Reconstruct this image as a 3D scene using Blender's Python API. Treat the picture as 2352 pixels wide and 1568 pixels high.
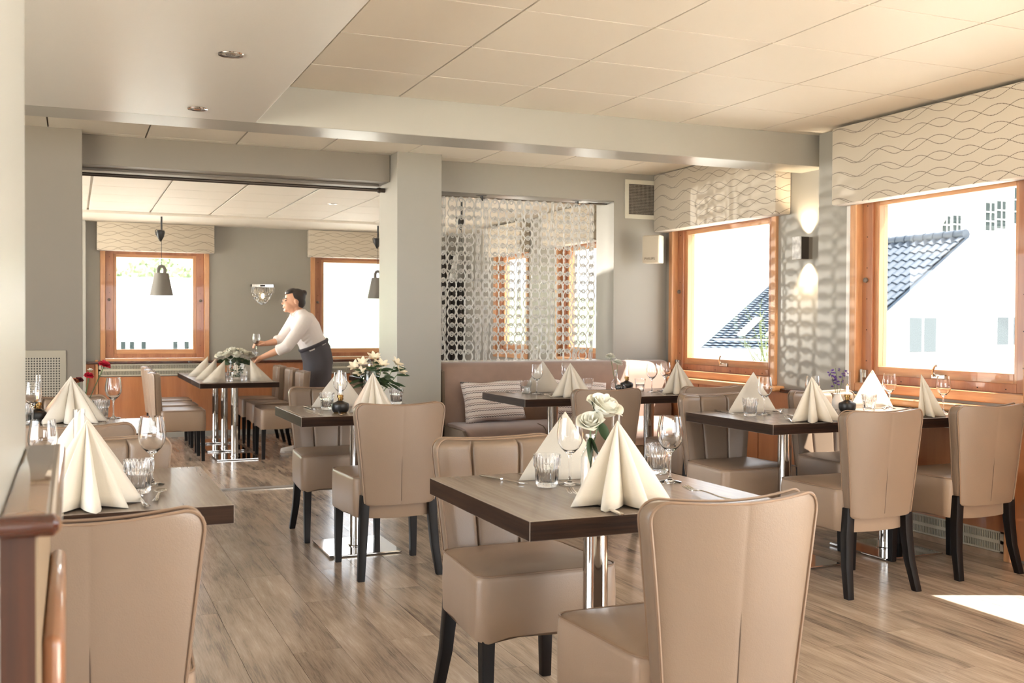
import bpy, bmesh, math, random
from mathutils import Vector, Matrix, Euler
random.seed(7)
PI = math.pi
sc = bpy.context.scene
for o in list(bpy.data.objects): bpy.data.objects.remove(o)
COL = sc.collection

# ------------------------------------------------------------------ camera, world, sun, windows' light, exposure
CAM = Vector((0, 0, 1.22))
yaw, pitch, roll, FPX = 0.400648, -0.017338, 0.004534, 2386.4
fwd = Vector((math.sin(yaw)*math.cos(pitch), math.cos(yaw)*math.cos(pitch), math.sin(pitch)))
rt = Vector((math.cos(yaw), -math.sin(yaw), 0)); up = rt.cross(fwd)
r2 = rt*math.cos(roll) + up*math.sin(roll); u2 = -rt*math.sin(roll) + up*math.cos(roll)
cd = bpy.data.cameras.new('camera'); cam = bpy.data.objects.new('camera', cd); COL.objects.link(cam)
M4 = Matrix((r2, u2, -fwd)).transposed().to_4x4(); M4.translation = CAM
cam.matrix_world = M4
cd.sensor_width = 36; cd.lens = FPX*36/2352; cd.clip_start = .05; cd.clip_end = 400
cd.dof.use_dof = True; cd.dof.focus_distance = 4.2; cd.dof.aperture_fstop = 7
sc.camera = cam

w = bpy.data.worlds.new('world'); sc.world = w; w.use_nodes = True
bg = w.node_tree.nodes['Background']; bg.inputs[0].default_value = (.90, .95, 1, 1); bg.inputs[1].default_value = 5.5
sun = bpy.data.lights.new('sun', 'SUN'); sun.energy = 40; sun.angle = .009; sun.color = (1, .95, .86)
so = bpy.data.objects.new('sun', sun); COL.objects.link(so)
el = math.radians(59.4)
so.rotation_euler = Vector((-.927*math.cos(el), .375*math.cos(el), -math.sin(el))).to_track_quat('-Z', 'Y').to_euler()
def portal(loc, nrm, sx, sy):
    l = bpy.data.lights.new('window_light_portal', 'AREA'); l.shape = 'RECTANGLE'; l.size = sx; l.size_y = sy; l.cycles.is_portal = True
    o = bpy.data.objects.new('window_light_portal', l); COL.objects.link(o); o.location = loc
    o.rotation_euler = Vector(nrm).to_track_quat('-Z', 'Y').to_euler()
portal((4.8, 4.48, 1.45), (-1, 0, 0), 1.3, 1.1)
portal((4.8, 6.7, 1.45), (-1, 0, 0), 1.2, 1.1)
portal((4.8, 2.5, 1.45), (-1, 0, 0), 1.5, 1.1)
portal((4.8, -.6, 1.3), (-1, 0, 0), 5.2, 2.2)  # at the unseen opening behind the camera, added for fill light
portal((.87, 12.75, 1.45), (0, -1, 0), 1.0, 1.1)
portal((3.3, 12.75, 1.45), (0, -1, 0), 1.1, 1.1)
portal((4.8, 9.5, 1.45), (-1, 0, 0), 3.8, 1.1)
portal((2.1, -3.7, 1.57), (0, 1, 0), 3.8, 1.2)  # this and the portals below serve unseen openings added for fill light
portal((-4.1, 1.2, 1.35), (1, 0, 0), 6.6, 2.0)
portal((-4.1, 10.3, 1.25), (1, 0, 0), 4.2, 2.2)
portal((-2.2, 12.75, 1.45), (0, -1, 0), 3.2, 1.3)
# added spot outside the far window, standing in for reflected sun on the rings
gl = bpy.data.lights.new('glint_stand_in', 'SPOT'); gl.energy = 2200; gl.spot_size = math.radians(12.5); gl.spot_blend = .12; gl.shadow_soft_size = .03; gl.color = (1, .93, .8)
go = bpy.data.objects.new('glint_stand_in', gl); COL.objects.link(go); go.location = (-.2, 14.2, 1.45)
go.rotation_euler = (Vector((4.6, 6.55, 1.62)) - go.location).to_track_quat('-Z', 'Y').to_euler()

vs = sc.view_settings; vs.view_transform = 'Standard'; vs.look = 'None'; vs.exposure = 1.0; vs.gamma = 1; vs.use_curve_mapping = False
cy = sc.cycles; cy.use_denoising = True; cy.use_adaptive_sampling = True; cy.adaptive_threshold = .02
cy.max_bounces = 10; cy.diffuse_bounces = 5; cy.glossy_bounces = 4; cy.transmission_bounces = 8; cy.transparent_max_bounces = 16
cy.caustics_reflective = False; cy.caustics_refractive = False; cy.sample_clamp_indirect = 6; cy.blur_glossy = .5

# ------------------------------------------------------------------ materials
def hx(s):
    s = s.lstrip('#'); c = [int(s[i:i+2], 16)/255 for i in (0, 2, 4)]
    return tuple(x/12.92 if x <= .04045 else ((x+.055)/1.055)**2.4 for x in c) + (1,)
class N:
    def __init__(s, name):
        s.m = bpy.data.materials.new(name); s.m.use_nodes = True; s.t = s.m.node_tree; s.n = s.t.nodes; s.b = s.n['Principled BSDF']
    def a(s, typ, **k):
        n = s.n.new(typ)
        for q, v in k.items(): setattr(n, q, v)
        return n
    def l(s, a, b): s.t.links.new(a, b)
    def math(s, op, a, b=None, c=None):
        n = s.a('ShaderNodeMath', operation=op)
        for i, x in enumerate((a, b, c)):
            if x is None: continue
            if isinstance(x, (int, float)): n.inputs[i].default_value = x
            else: s.l(x, n.inputs[i])
        return n.outputs[0]
    def mix(s, f, a, b):
        n = s.a('ShaderNodeMix', data_type='RGBA')
        for i, x in ((0, f), (6, a), (7, b)):
            if isinstance(x, (int, float)): n.inputs[i].default_value = x
            elif isinstance(x, tuple): n.inputs[i].default_value = x
            else: s.l(x, n.inputs[i])
        return n.outputs[2]
    def bump(s, h, st, dist=.01):
        n = s.a('ShaderNodeBump'); n.inputs[0].default_value = st; n.inputs[1].default_value = dist; s.l(h, n.inputs['Height']); s.l(n.outputs[0], s.b.inputs['Normal'])
    def coord(s, sx=1, sy=1, sz=1, rnd=False, kind='Object'):
        tc = s.a('ShaderNodeTexCoord'); mp = s.a('ShaderNodeMapping'); s.l(tc.outputs[kind], mp.inputs[0]); mp.inputs[3].default_value = (sx, sy, sz)
        if rnd:
            oi = s.a('ShaderNodeObjectInfo'); vm = s.a('ShaderNodeVectorMath', operation='MULTIPLY_ADD')
            cb = s.a('ShaderNodeCombineXYZ')
            for i in range(3): s.l(oi.outputs['Random'], cb.inputs[i])
            s.l(cb.outputs[0], vm.inputs[0]); vm.inputs[1].default_value = (37, 53, 71); s.l(mp.outputs[0], vm.inputs[2]); return vm.outputs[0], oi.outputs['Random']
        return mp.outputs[0]
    def noise(s, v, sc_, det=3, rough=.5):
        n = s.a('ShaderNodeTexNoise'); n.inputs['Scale'].default_value = sc_; n.inputs['Detail'].default_value = det; n.inputs['Roughness'].default_value = rough; s.l(v, n.inputs['Vector']); return n.outputs[0]
def pr(name, col, rough=.5, metal=0, spec=.5, var=0, vs_=8, bump=0, bs=200, coat=0, sheen=0):
    m = N(name); b = m.b; c = hx(col) if isinstance(col, str) else col
    b.inputs['Base Color'].default_value = c; b.inputs['Roughness'].default_value = rough; b.inputs['Metallic'].default_value = metal
    b.inputs['Specular IOR Level'].default_value = spec; b.inputs['Coat Weight'].default_value = coat; b.inputs['Sheen Weight'].default_value = sheen
    if var or bump: v = m.coord()
    if var:
        n = m.noise(v, vs_, 4); m.l(m.mix(n, tuple(x*(1-var) for x in c[:3])+(1,), tuple(min(1, x*(1+var)) for x in c[:3])+(1,)), b.inputs['Base Color'])
    if bump: m.bump(m.noise(v, bs, 2), bump, .002)
    return m.m
def wood(name, c1, c2, rough=.4, sx=30, sy=2, sz=30, coat=0, rnd=False, big=3, bump=.15):
    m = N(name)
    v = m.coord(sx, sy, sz, rnd=rnd)
    if rnd: v, r = v
    g = m.noise(v, 1.3, 5, .62); g2 = m.noise(v, .35*big/3, 2)
    f = m.math('ADD', m.math('MULTIPLY', g, .65), m.math('MULTIPLY', g2, .55)); f = m.math('MULTIPLY_ADD', f, 2.1, -.78)
    cr = m.a('ShaderNodeClamp'); m.l(f, cr.inputs[0])
    c = m.mix(cr.outputs[0], hx(c1), hx(c2))
    m.l(c, m.b.inputs['Base Color']); m.b.inputs['Roughness'].default_value = rough; m.b.inputs['Coat Weight'].default_value = coat
    if bump: m.bump(g, bump, .002)
    return m.m
def thin_glass(name, tint=(1, 1, 1, 1), mx=.06, rough=0):
    m = N(name); m.n.remove(m.b); out = m.n['Material Output']
    t = m.a('ShaderNodeBsdfTransparent'); t.inputs[0].default_value = tint; g = m.a('ShaderNodeBsdfGlossy'); g.inputs['Roughness'].default_value = rough
    fr = m.a('ShaderNodeFresnel'); ge = m.a('ShaderNodeNewGeometry'); m.l(m.math('MULTIPLY_ADD', ge.outputs['Backfacing'], 1/1.45-1.45, 1.45), fr.inputs[0]); mi = m.a('ShaderNodeMixShader')
    m.l(fr.outputs[0], mi.inputs[0]); m.l(t.outputs[0], mi.inputs[1]); m.l(g.outputs[0], mi.inputs[2]); m.l(mi.outputs[0], out.inputs[0]); return m.m
def emit(name, col, st):
    m = N(name); m.b.inputs['Base Color'].default_value = (0, 0, 0, 1); m.b.inputs['Emission Color'].default_value = hx(col); m.b.inputs['Emission Strength'].default_value = st; return m.m

WALL = pr('wall_paint', '#969187', .36, var=.03, vs_=3, bump=.05, bs=120)
WALLD = pr('wall_paint_taupe', '#80776a', .45, var=.03, vs_=3, bump=.05, bs=120)
WALLW = pr('wall_paint_light', '#a09e96', .4, var=.02)
BEAM = pr('beam_paint', '#9c978c', .28, var=.03, vs_=3, bump=.08, bs=150)
SOFF = pr('soffit_paint', '#cfcac1', .28, var=.05, vs_=1.5, bump=.12, bs=150)
TILE = pr('ceiling_tile_cream', '#ddd5c6', .55, var=.03, vs_=2, bump=.1, bs=300)
TILEW = pr('ceiling_tile_white', '#efe8dc', .6, var=.03, vs_=2, bump=.1, bs=300)
GAP = pr('ceiling_gap', '#75664f', .8)
BAR = pr('ceiling_bar_white', '#f0ece4', .4)
WOODF = wood('window_wood', '#a9714a', '#d8a473', .38, 22, 22, 2.2, coat=.3)
WOODH = wood('window_wood_horizontal', '#af754c', '#dcaa79', .38, 2.2, 2.2, 30, coat=.3)
WOODR = wood('window_sash_reddish', '#8f5539', '#b98158', .35, 22, 22, 2.2, coat=.3)
PANEL = wood('panel_wood', '#a0623f', '#c08457', .42, 14, 14, 1.5, coat=.2, bump=.05)
RAILW = wood('rail_wood', '#35140a', '#522411', .2, 4, 30, 30, coat=.8, bump=.03)
LEDGEW = wood('ledge_top', '#7a5a43', '#967357', .08, 20, 2, 2, coat=1, bump=.0)
LEGB = wood('chair_leg_dark', '#0c0908', '#17110f', .5, 30, 30, 3, bump=.1); LEGB.node_tree.nodes['Principled BSDF'].inputs['Specular IOR Level'].default_value = .25
FLOORM = None
def floor_mat():
    m = N('vinyl_wood_floor'); (v, r) = m.coord(26, 2.2, 1, rnd=True)
    g = m.noise(v, 1.1, 4, .55); wv = m.noise(m.coord(7, 2.2, 1, rnd=True)[0], .9, 2, .5)
    fine = m.coord(150, 7, 1, rnd=True)[0]; g3 = m.noise(fine, 1.2, 5, .7)
    f = m.math('ADD', m.math('MULTIPLY', g, .55), m.math('MULTIPLY', wv, .55)); f = m.math('ADD', f, m.math('MULTIPLY', g3, .55))
    f = m.math('MULTIPLY_ADD', f, 1.7, -.95)
    f = m.math('ADD', f, m.math('MULTIPLY_ADD', r, .20, -.08))
    cl = m.a('ShaderNodeClamp'); m.l(f, cl.inputs[0])
    cr = m.a('ShaderNodeValToRGB'); m.l(cl.outputs[0], cr.inputs[0]); e = cr.color_ramp
    e.elements[0].position = 0; e.elements[0].color = hx('#5f5248'); e.elements[1].position = 1; e.elements[1].color = hx('#d0bfac')
    k = e.elements.new(.42); k.color = hx('#a39180'); k = e.elements.new(.7); k.color = hx('#b9a694')
    m.l(cr.outputs[0], m.b.inputs['Base Color'])
    m.l(m.math('MULTIPLY_ADD', g, .2, .10), m.b.inputs['Roughness']); m.bump(g, .12, .002); return m.m
FLOORM = floor_mat()
def leather(name, col, var=.07):
    m = N(name); v = m.coord(); c = hx(col)
    n = m.noise(v, 5, 3); m.l(m.mix(n, tuple(x*(1-var) for x in c[:3])+(1,), tuple(x*(1+var) for x in c[:3])+(1,)), m.b.inputs['Base Color'])
    m.b.inputs['Roughness'].default_value = .36; m.b.inputs['Specular IOR Level'].default_value = .45
    vo = m.a('ShaderNodeTexVoronoi'); vo.inputs['Scale'].default_value = 420; m.l(v, vo.inputs['Vector'])
    h = m.math('ADD', vo.outputs[0], m.noise(v, 150, 3)); m.bump(h, .2, .001); return m.m
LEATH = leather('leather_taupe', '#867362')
LEATHS = leather('leather_taupe_seat_lit', '#9a8573')  # paler than the backs: window light on the seats put into the colour
PIPE = pr('leather_piping', '#8a725e', .4)
LAMTOP = wood('table_laminate_top', '#766a60', '#968a7f', .26, 60, 3, 3, bump=.05)
LAMEDGE = wood('table_laminate_edge', '#1d120d', '#3d291c', .6, 5, 5, 120, bump=.35)
LAMEDGE.node_tree.nodes['Principled BSDF'].inputs['Specular IOR Level'].default_value = .15
CHROME = pr('chrome', '#d9d6d2', .07, 1)
STEEL = pr('brushed_steel', '#bdb6ac', .25, 1)
SILV = pr('cutlery_steel', '#d8d4cf', .12, 1)
BRASS = pr('brass', '#9c7b4a', .25, 1)
BLACKM = pr('black_matt', '#1c1a19', .38)
DARKROD = pr('dark_bronze', '#4a4038', .35, .6)
LAMPGREY = pr('pendant_grey', '#6f6b64', .45)
BENCH = pr('bench_velvet', '#947a6b', .75, var=.14, vs_=14, bump=.15, bs=160, sheen=.4)
BENCHS = pr('bench_velvet_seat', '#8b7265', .7, var=.14, vs_=10, bump=.15, bs=160, sheen=.4)
BENCHD = pr('bench_side', '#6e5e4d', .8, var=.1)
NAPK = pr('napkin_paper', '#d9d1c3', .8, var=.02, bump=.15, bs=400)
WHITE = pr('white_plastic', '#e9e5de', .4)
CREAMP = pr('speaker_cream', '#d8d2c4', .45)
VENTM = pr('vent_metal', '#c9c4b2', .45)
DARK = pr('dark_void', '#2b2622', .9)
GLASSW = thin_glass('window_glass', (.62, .62, .62, 1))
def glass(name, rough=0, ior=1.45, col=(1, 1, 1, 1)):
    m = N(name); m.b.inputs['Base Color'].default_value = col; m.b.inputs['Transmission Weight'].default_value = 1; m.b.inputs['Roughness'].default_value = rough; m.b.inputs['IOR'].default_value = ior; return m.m
GLASS = glass('clear_glass'); 
GLASST = thin_glass('lamp_glass')
CRY = N('acrylic_ring'); CRY.b.inputs['Base Color'].default_value = (.97, .96, .93, 1); CRY.b.inputs['Transmission Weight'].default_value = .4; CRY.b.inputs['Roughness'].default_value = .08; CRY.b.inputs['IOR'].default_value = 1.45
_tr = CRY.a('ShaderNodeBsdfTranslucent'); _tr.inputs[0].default_value = (.97, .96, .93, 1); _mx = CRY.a('ShaderNodeMixShader'); _mx.inputs[0].default_value = .42
CRY.l(CRY.b.outputs[0], _mx.inputs[1]); CRY.l(_tr.outputs[0], _mx.inputs[2]); CRY.l(_mx.outputs[0], CRY.n['Material Output'].inputs[0]); CRY = CRY.m
FIL = emit('filament_glow', '#ffb070', 30); BULBG = emit('bulb_glow', '#ffe2b0', 6)
LEAF = pr('leaf_green', '#34472a', .5, var=.2, vs_=40)
STEM = pr('stem_green', '#5f7347', .5)
ROSE = pr('rose_petal_white', '#e9e7da', .6); RED = pr('carnation_red', '#c01f38', .6); MAR = pr('flower_rust', '#8c4a2c', .6); CREAMFL = pr('alstroemeria_cream', '#efe3c8', .5); PURP = pr('statice_purple', '#7c5aa6', .6)
SKIN = pr('skin', '#d3a184', .5); HAIR = pr('hair_dark', '#2b221e', .5); SHIRT = pr('shirt_white', '#ece4e0', .7); TROU = pr('apron_charcoal', '#4b484d', .8, var=.1); SHOE = pr('sneaker_white', '#e8e2dc', .6)
RUBBER = pr('sole', '#d0c8c0', .7)
TWEED = pr('ramp_carpet', '#7a726b', .9, var=.5, vs_=150)
HOUSE = pr('house_white', '#e8e8e6', .7); ROOF = pr('roof_tile_blue', '#303c49', .45, var=.12, vs_=3); ROOF2 = pr('roof_tile_grey_blue', '#56677a', .5, var=.1, vs_=3); CONC = pr('ground_pale', '#d8d5cc', .9)
PANE = pr('dark_pane', '#2f3838', .6, spec=.1); TREE = pr('tree_leaf', '#8b9a76', .7, var=.3, vs_=2); HILL = pr('hill_wood', '#8d9a78', .9, var=.4, vs_=.4); BARK = pr('bark', '#6b5a4a', .9)
def pelmet_mat():
    m = N('pelmet_fabric'); v = m.coord(); sp = m.a('ShaderNodeSeparateXYZ'); m.l(v, sp.inputs[0])
    u = m.math('ADD', sp.outputs[0], sp.outputs[1]); z = sp.outputs[2]
    ls = None
    for k, (A, lam, s, ph) in enumerate(((.026, .40, .085, 0), (.024, .34, .085, 1.9))):
        n = m.noise(m.coord(.8, .8, 3), 1.2, 1)
        sn = m.math('SINE', m.math('ADD', m.math('MULTIPLY', u, 2*PI/lam), ph))
        t = m.math('DIVIDE', m.math('ADD', m.math('ADD', z, m.math('MULTIPLY', sn, A)), m.math('MULTIPLY', n, .05)), s)
        d = m.math('ABSOLUTE', m.math('SUBTRACT', m.math('FRACT', t), .5)); q = m.math('LESS_THAN', d, .0021/s)
        ls = q if ls is None else m.math('MAXIMUM', ls, q)
    dash = m.math('GREATER_THAN', m.math('FRACT', m.math('MULTIPLY', u, 110)), .25)
    f = m.math('MULTIPLY', m.math('MULTIPLY', ls, dash), .9)
    m.l(m.mix(f, hx('#c2b6a3'), hx('#4a3420')), m.b.inputs['Base Color']); m.b.inputs['Roughness'].default_value = .55; m.b.inputs['Sheen Weight'].default_value = .3
    m.bump(m.noise(m.coord(3, 3, 260), 1, 2), .1, .002); return m.m
PELM = pelmet_mat()
def cushion_mat():
    m = N('cushion_zigzag'); v = m.coord(); sp = m.a('ShaderNodeSeparateXYZ'); m.l(v, sp.inputs[0])
    tri = m.math('ABSOLUTE', m.math('SUBTRACT', m.math('FRACT', m.math('MULTIPLY', sp.outputs[0], 1/.021)), .5))
    t = m.math('DIVIDE', m.math('ADD', sp.outputs[2], m.math('MULTIPLY', tri, .011)), .046)
    fr = m.math('FRACT', t)
    a = m.math('LESS_THAN', m.math('ABSOLUTE', m.math('SUBTRACT', fr, .35)), .05)
    b = m.math('LESS_THAN', m.math('ABSOLUTE', m.math('SUBTRACT', fr, .65)), .06)
    c = m.mix(a, hx('#e9dfd8'), hx('#3a302c')); c = m.mix(b, c, hx('#a98f86')); m.l(c, m.b.inputs['Base Color']); m.b.inputs['Roughness'].default_value = .8; return m.m
CUSH = cushion_mat()
def perf_mat():
    m = N('perforated_metal'); v = m.coord(62, 62, 62); sp = m.a('ShaderNodeSeparateXYZ'); m.l(v, sp.inputs[0])
    d = []
    for i in (0, 2): d.append(m.math('SUBTRACT', m.math('FRACT', sp.outputs[i]), .5))
    q = m.math('LESS_THAN', m.math('ADD', m.math('MULTIPLY', d[0], d[0]), m.math('MULTIPLY', d[1], d[1])), .1)
    m.l(m.mix(q, hx('#a8a090'), hx('#3a342c')), m.b.inputs['Base Color']); m.b.inputs['Roughness'].default_value = .5; return m.m
PERF = perf_mat()
def stone_mat():
    m = N('sconce_marble'); v = m.coord(); n = m.noise(v, 40, 4); m.l(m.mix(n, hx('#8d8a86'), hx('#f4f2ee')), m.b.inputs['Base Color']); m.b.inputs['Roughness'].default_value = .25; return m.m
STONE = stone_mat()

# ------------------------------------------------------------------ mesh helpers
class MB:
    def __init__(s): s.v = []; s.f = []; s.mi = []
    def add(s, vs, fs, mi=0):
        b = len(s.v); s.v += [tuple(q) for q in vs]; s.f += [tuple(b+i for i in f) for f in fs]; s.mi += [mi]*len(fs); return s
    def box(s, x0, y0, z0, x1, y1, z1, mi=0):
        x0, x1 = sorted((x0, x1)); y0, y1 = sorted((y0, y1)); z0, z1 = sorted((z0, z1))
        v = [(x0,y0,z0),(x1,y0,z0),(x1,y1,z0),(x0,y1,z0),(x0,y0,z1),(x1,y0,z1),(x1,y1,z1),(x0,y1,z1)]
        return s.add(v, [(3,2,1,0),(4,5,6,7),(0,1,5,4),(1,2,6,5),(2,3,7,6),(3,0,4,7)], mi)
    def loft(s, loops, cap0=True, cap1=True, closed=True, mi=0):
        n = len(loops[0]); v = [p for l in loops for p in l]; f = []
        for i in range(len(loops)-1):
            for j in range(n if closed else n-1):
                k = (j+1) % n; f.append((i*n+j, i*n+k, (i+1)*n+k, (i+1)*n+j))
        if cap0: f.append(tuple(range(n))[::-1])
        if cap1: f.append(tuple((len(loops)-1)*n+j for j in range(n)))
        return s.add(v, f, mi)
    def lathe(s, prof, n=24, c=(0, 0, 0), flute=None, cap0=True, cap1=False, mi=0, sq=None):
        L = []
        for (r, z) in prof:
            l = []
            for j in range(n):
                a = 2*PI*j/n; rr = r
                if flute: rr = r + flute(a, r, z)
                x, y = rr*math.cos(a), rr*math.sin(a)
                l.append((c[0]+x, c[1]+y, c[2]+z))
            L.append(l)
        return s.loft(L, cap0, cap1, True, mi)
    def tube(s, pts, r, n=8, closed=False, cap=True, mi=0, flat=None):
        pts = [Vector(p) for p in pts]; m = len(pts); L = []; prev = None
        for i, p in enumerate(pts):
            if closed: d = pts[(i+1) % m] - pts[i-1]
            else: d = pts[min(i+1, m-1)] - pts[max(i-1, 0)]
            d.normalize()
            if prev is None:
                a = Vector((0, 0, 1)) if abs(d.z) < .9 else Vector((1, 0, 0)); a = (a - d*a.dot(d)).normalized()
            else: a = (prev - d*prev.dot(d)).normalized()
            prev = a; b = d.cross(a); rr = r[i] if isinstance(r, (list, tuple)) else r
            L.append([p + (a*math.cos(2*PI*j/n)*(flat or 1) + b*math.sin(2*PI*j/n))*rr for j in range(n)])
        if closed: L.append(L[0])
        return s.loft(L, cap and not closed, cap and not closed, True, mi)
    def prism(s, poly, d, axis='z', mi=0):
        def P(a, b, c): return {'z': (a, b, c), 'y': (a, c, b), 'x': (c, a, b)}[axis]
        return s.loft([[P(a, b, d[0]) for a, b in poly], [P(a, b, d[1]) for a, b in poly]], mi=mi)
    def xf(s, M, start=0):
        for i in range(start, len(s.v)): s.v[i] = tuple(M @ Vector(s.v[i]))
        return s
def obj(name, mb, mats, parent=None, loc=(0, 0, 0), smooth=True, bevel=0, ang=35, rot=None, kind=None, segs=2):
    me = bpy.data.meshes.new(name); me.from_pydata(mb.v, [], mb.f)
    if not isinstance(mats, (list, tuple)): mats = [mats]
    for m in mats: me.materials.append(m)
    if len(mats) > 1: me.polygons.foreach_set('material_index', mb.mi)
    bm = bmesh.new(); bm.from_mesh(me)
    bmesh.ops.recalc_face_normals(bm, faces=bm.faces)
    if bevel:
        es = [e for e in bm.edges if len(e.link_faces) == 2 and e.calc_face_angle(0) > .5]
        bmesh.ops.bevel(bm, geom=es, offset=bevel, segments=segs, affect='EDGES', profile=.5, clamp_overlap=True)
    bm.to_mesh(me); bm.free()
    if smooth:
        me.shade_smooth(); me.set_sharp_from_angle(angle=math.radians(ang))
    o = bpy.data.objects.new(name, me); COL.objects.link(o); o.location = loc
    if rot: o.rotation_euler = rot
    if parent: o.parent = parent
    if kind: o['kind'] = kind
    return o
def thing(name, label, cat, loc=(0, 0, 0), rz=0, group=None):
    o = bpy.data.objects.new(name, None); COL.objects.link(o); o.location = loc; o.rotation_euler = (0, 0, rz); o.empty_display_size = .05
    return tag(o, label, cat, group)
def tag(o, label, cat, group=None):
    o['label'] = label; o['category'] = cat
    if group: o['group'] = group
    return o
def struct(name, mb, mats, parent=None, label=None, **k):
    o = obj(name, mb, mats, parent, **k)
    if not parent:
        o['kind'] = 'structure'
        if label: o['label'] = label
    return o
def like(src, parent, loc=(0, 0, 0), rz=0, name=None):
    o = src.copy(); COL.objects.link(o); o.parent = parent; o.location = loc; o.rotation_euler = (0, 0, rz); return o
def dup(root, loc, rz, label=None, group=None, scale=None):
    r = root.copy(); COL.objects.link(r); r.location = loc; r.rotation_euler = (0, 0, rz)
    if label: r['label'] = label
    if group: r['group'] = group
    if scale: r.scale = scale
    def rec(a, b):
        for ch in list(a.children):
            c = ch.copy(); COL.objects.link(c); c.parent = b; rec(ch, c)
    rec(root, r); return r
class Kind:                                   # first placement uses the prototype itself, later ones copy it
    def __init__(s, root): s.root = root; s.used = False
    def put(s, loc, rz, label, group=None, scale=None):
        if not s.used:
            s.used = True; r = s.root; r.location = loc; r.rotation_euler = (0, 0, rz); r['label'] = label
            if group: r['group'] = group
            if scale: r.scale = scale
            return r
        return dup(s.root, loc, rz, label, group, scale)
def rrect(w, h, r, n=5, cx=0, cy=0):
    p = []
    for (sx, sy, a0) in ((1, 1, 0), (-1, 1, 90), (-1, -1, 180), (1, -1, 270)):
        for i in range(n):
            a = math.radians(a0 + 90*i/(n-1)); p.append((cx+sx*(w/2-r)+r*math.cos(a), cy+sy*(h/2-r)+r*math.sin(a)))
    return p

# ------------------------------------------------------------------ setting: floor
ZC, ZB, XW, XR = 2.46, 2.257, 4.49, 4.60
fl = struct('floor', MB().box(-4, -3.6, -.25, 4.75, 7.70, -.006), GAP, smooth=False)
ff = struct('floor_far_room', MB().box(-4, 8.45, -.35, 4.75, 12.75, -.106), GAP, smooth=False)
PW, PL = .186, 1.22
pm = None
def planks(par, x0, x1, y0, y1, z):
    global pm
    i = 0; x = x0
    while x < x1-.02:
        y = y0 - random.random()*PL*.98
        while y < y1:
            a, b = max(y, y0), min(y+PL, y1)
            if b-a > .02:
                wd = min(PW, x1-x); full = abs(b-a-PL) < 1e-6 and abs(wd-PW) < 1e-6
                if full and pm: o = bpy.data.objects.new('floor_plank', pm.data); COL.objects.link(o)
                else:
                    o = obj('floor_plank', MB().box(.0008, .0008, -.006, wd-.0008, b-a-.0008, 0), FLOORM, smooth=False)
                    if full: pm = o
                o.parent = par; o.location = (x, a, z)
            y += PL
        x += PW
planks(fl, -.37, 4.49, 1.45, 7.70, 0)
planks(ff, .0, 4.55, 8.45, 12.5, -.1)
struct('floor_rest', MB().box(-4, -3.6, -.02, 4.75, 1.45, 0).box(-4, 1.45, -.02, -.37, 7.7, 0).box(-4, 8.45, -.12, 0, 12.5, -.1), FLOORM, smooth=False)
nose = tag(obj('threshold_strip', MB().box(.02, 7.665, 0, 2.3, 7.705, .005), STEEL, smooth=False), 'bright metal threshold strip across the wide doorway floor', 'strip')
rmp = MB().loft([[(.02, 7.705, .002), (.02, 8.46, -.099), (.02, 8.46, -.2), (.02, 7.705, -.2)], [(2.17, 7.705, .002), (2.17, 8.46, -.099), (2.17, 8.46, -.2), (2.17, 7.705, -.2)]])
tag(obj('ramp_mat', rmp, TWEED, smooth=False), 'speckled grey carpet ramp leading down into the far room', 'mat')
struct('floor_under_ramp', MB().box(-4, 7.7, -.3, .02, 8.45, -.1).box(2.17, 7.7, -.3, 4.75, 8.45, -.1), FLOORM, smooth=False)

# ------------------------------------------------------------------ ceilings
ce = struct('ceiling', MB().box(-4, -3.6, ZC+.02, 4.75, 7.86, ZC+.2), GAP, smooth=False)
JX = [1.057-.597*k for k in (8, 7, 6, 5, 4, 3, 2, 1)] + [1.057+.597*k for k in range(7)]
JY = [3.195+.597*k for k in range(-4, 9)]
tmesh = {}
def tiles(par, xs, ys, z, mat, ok, g=.0048, th=.02, gy=.95):
    for i in range(len(xs)-1):
        for j in range(len(ys)-1):
            if not ok(xs[i], ys[j], xs[i+1], ys[j+1]): continue
            k = (round(xs[i+1]-xs[i], 3), round(ys[j+1]-ys[j], 3), mat.name)
            if k not in tmesh:
                o = obj('ceiling_tile', MB().box(g, g*gy, 0, k[0]-g, k[1]-g*gy, th), mat, smooth=False); tmesh[k] = o.data
            else: o = bpy.data.objects.new('ceiling_tile', tmesh[k]); COL.objects.link(o)
            o.parent = par; o.location = (xs[i], ys[j], z)
tiles(ce, [.886] + JX[8:] + [XR], [y for y in JY if y < 5.4] + [5.515], ZC, TILE, lambda a, b, c, d: a >= .8)
tiles(ce, JX + [XR], [5.80, 6.177, 6.774, 7.371, 7.54], ZC, TILE, lambda a, b, c, d: True)
struct('ceiling_front', MB().box(-4, -3.6, ZC, 4.75, JY[0]-.005, ZC+.03), TILE, smooth=False)
# lowered plaster ceiling on the left, beam across
struct('ceiling_soffit', MB().box(-4, -3.6, ZB, .884, 5.517, ZC+.1), SOFF, smooth=False, bevel=.003)
struct('ceiling_beam', MB().box(-4, 5.515, ZB, 4.62, 5.80, ZC+.1), BEAM, smooth=False, bevel=.004)
# far room ceiling
cf = struct('ceiling_far_room', MB().box(-4, 7.69, 2.378, 4.75, 12.75, 2.6), BAR, smooth=False)
tiles(cf, [.15+.6*k for k in range(-1, 8)]+[4.6], [7.7, 8.2, 8.8, 9.4, 10.0, 10.6, 11.2, 11.48], 2.36, TILEW, lambda a, b, c, d: True, g=.010, th=.006, gy=.4)
struct('ceiling_far_bulkhead', MB().box(-4, 11.48, 2.333, 4.75, 12.6, 2.40), TILEW, smooth=False, bevel=.003)

# ------------------------------------------------------------------ walls

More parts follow.
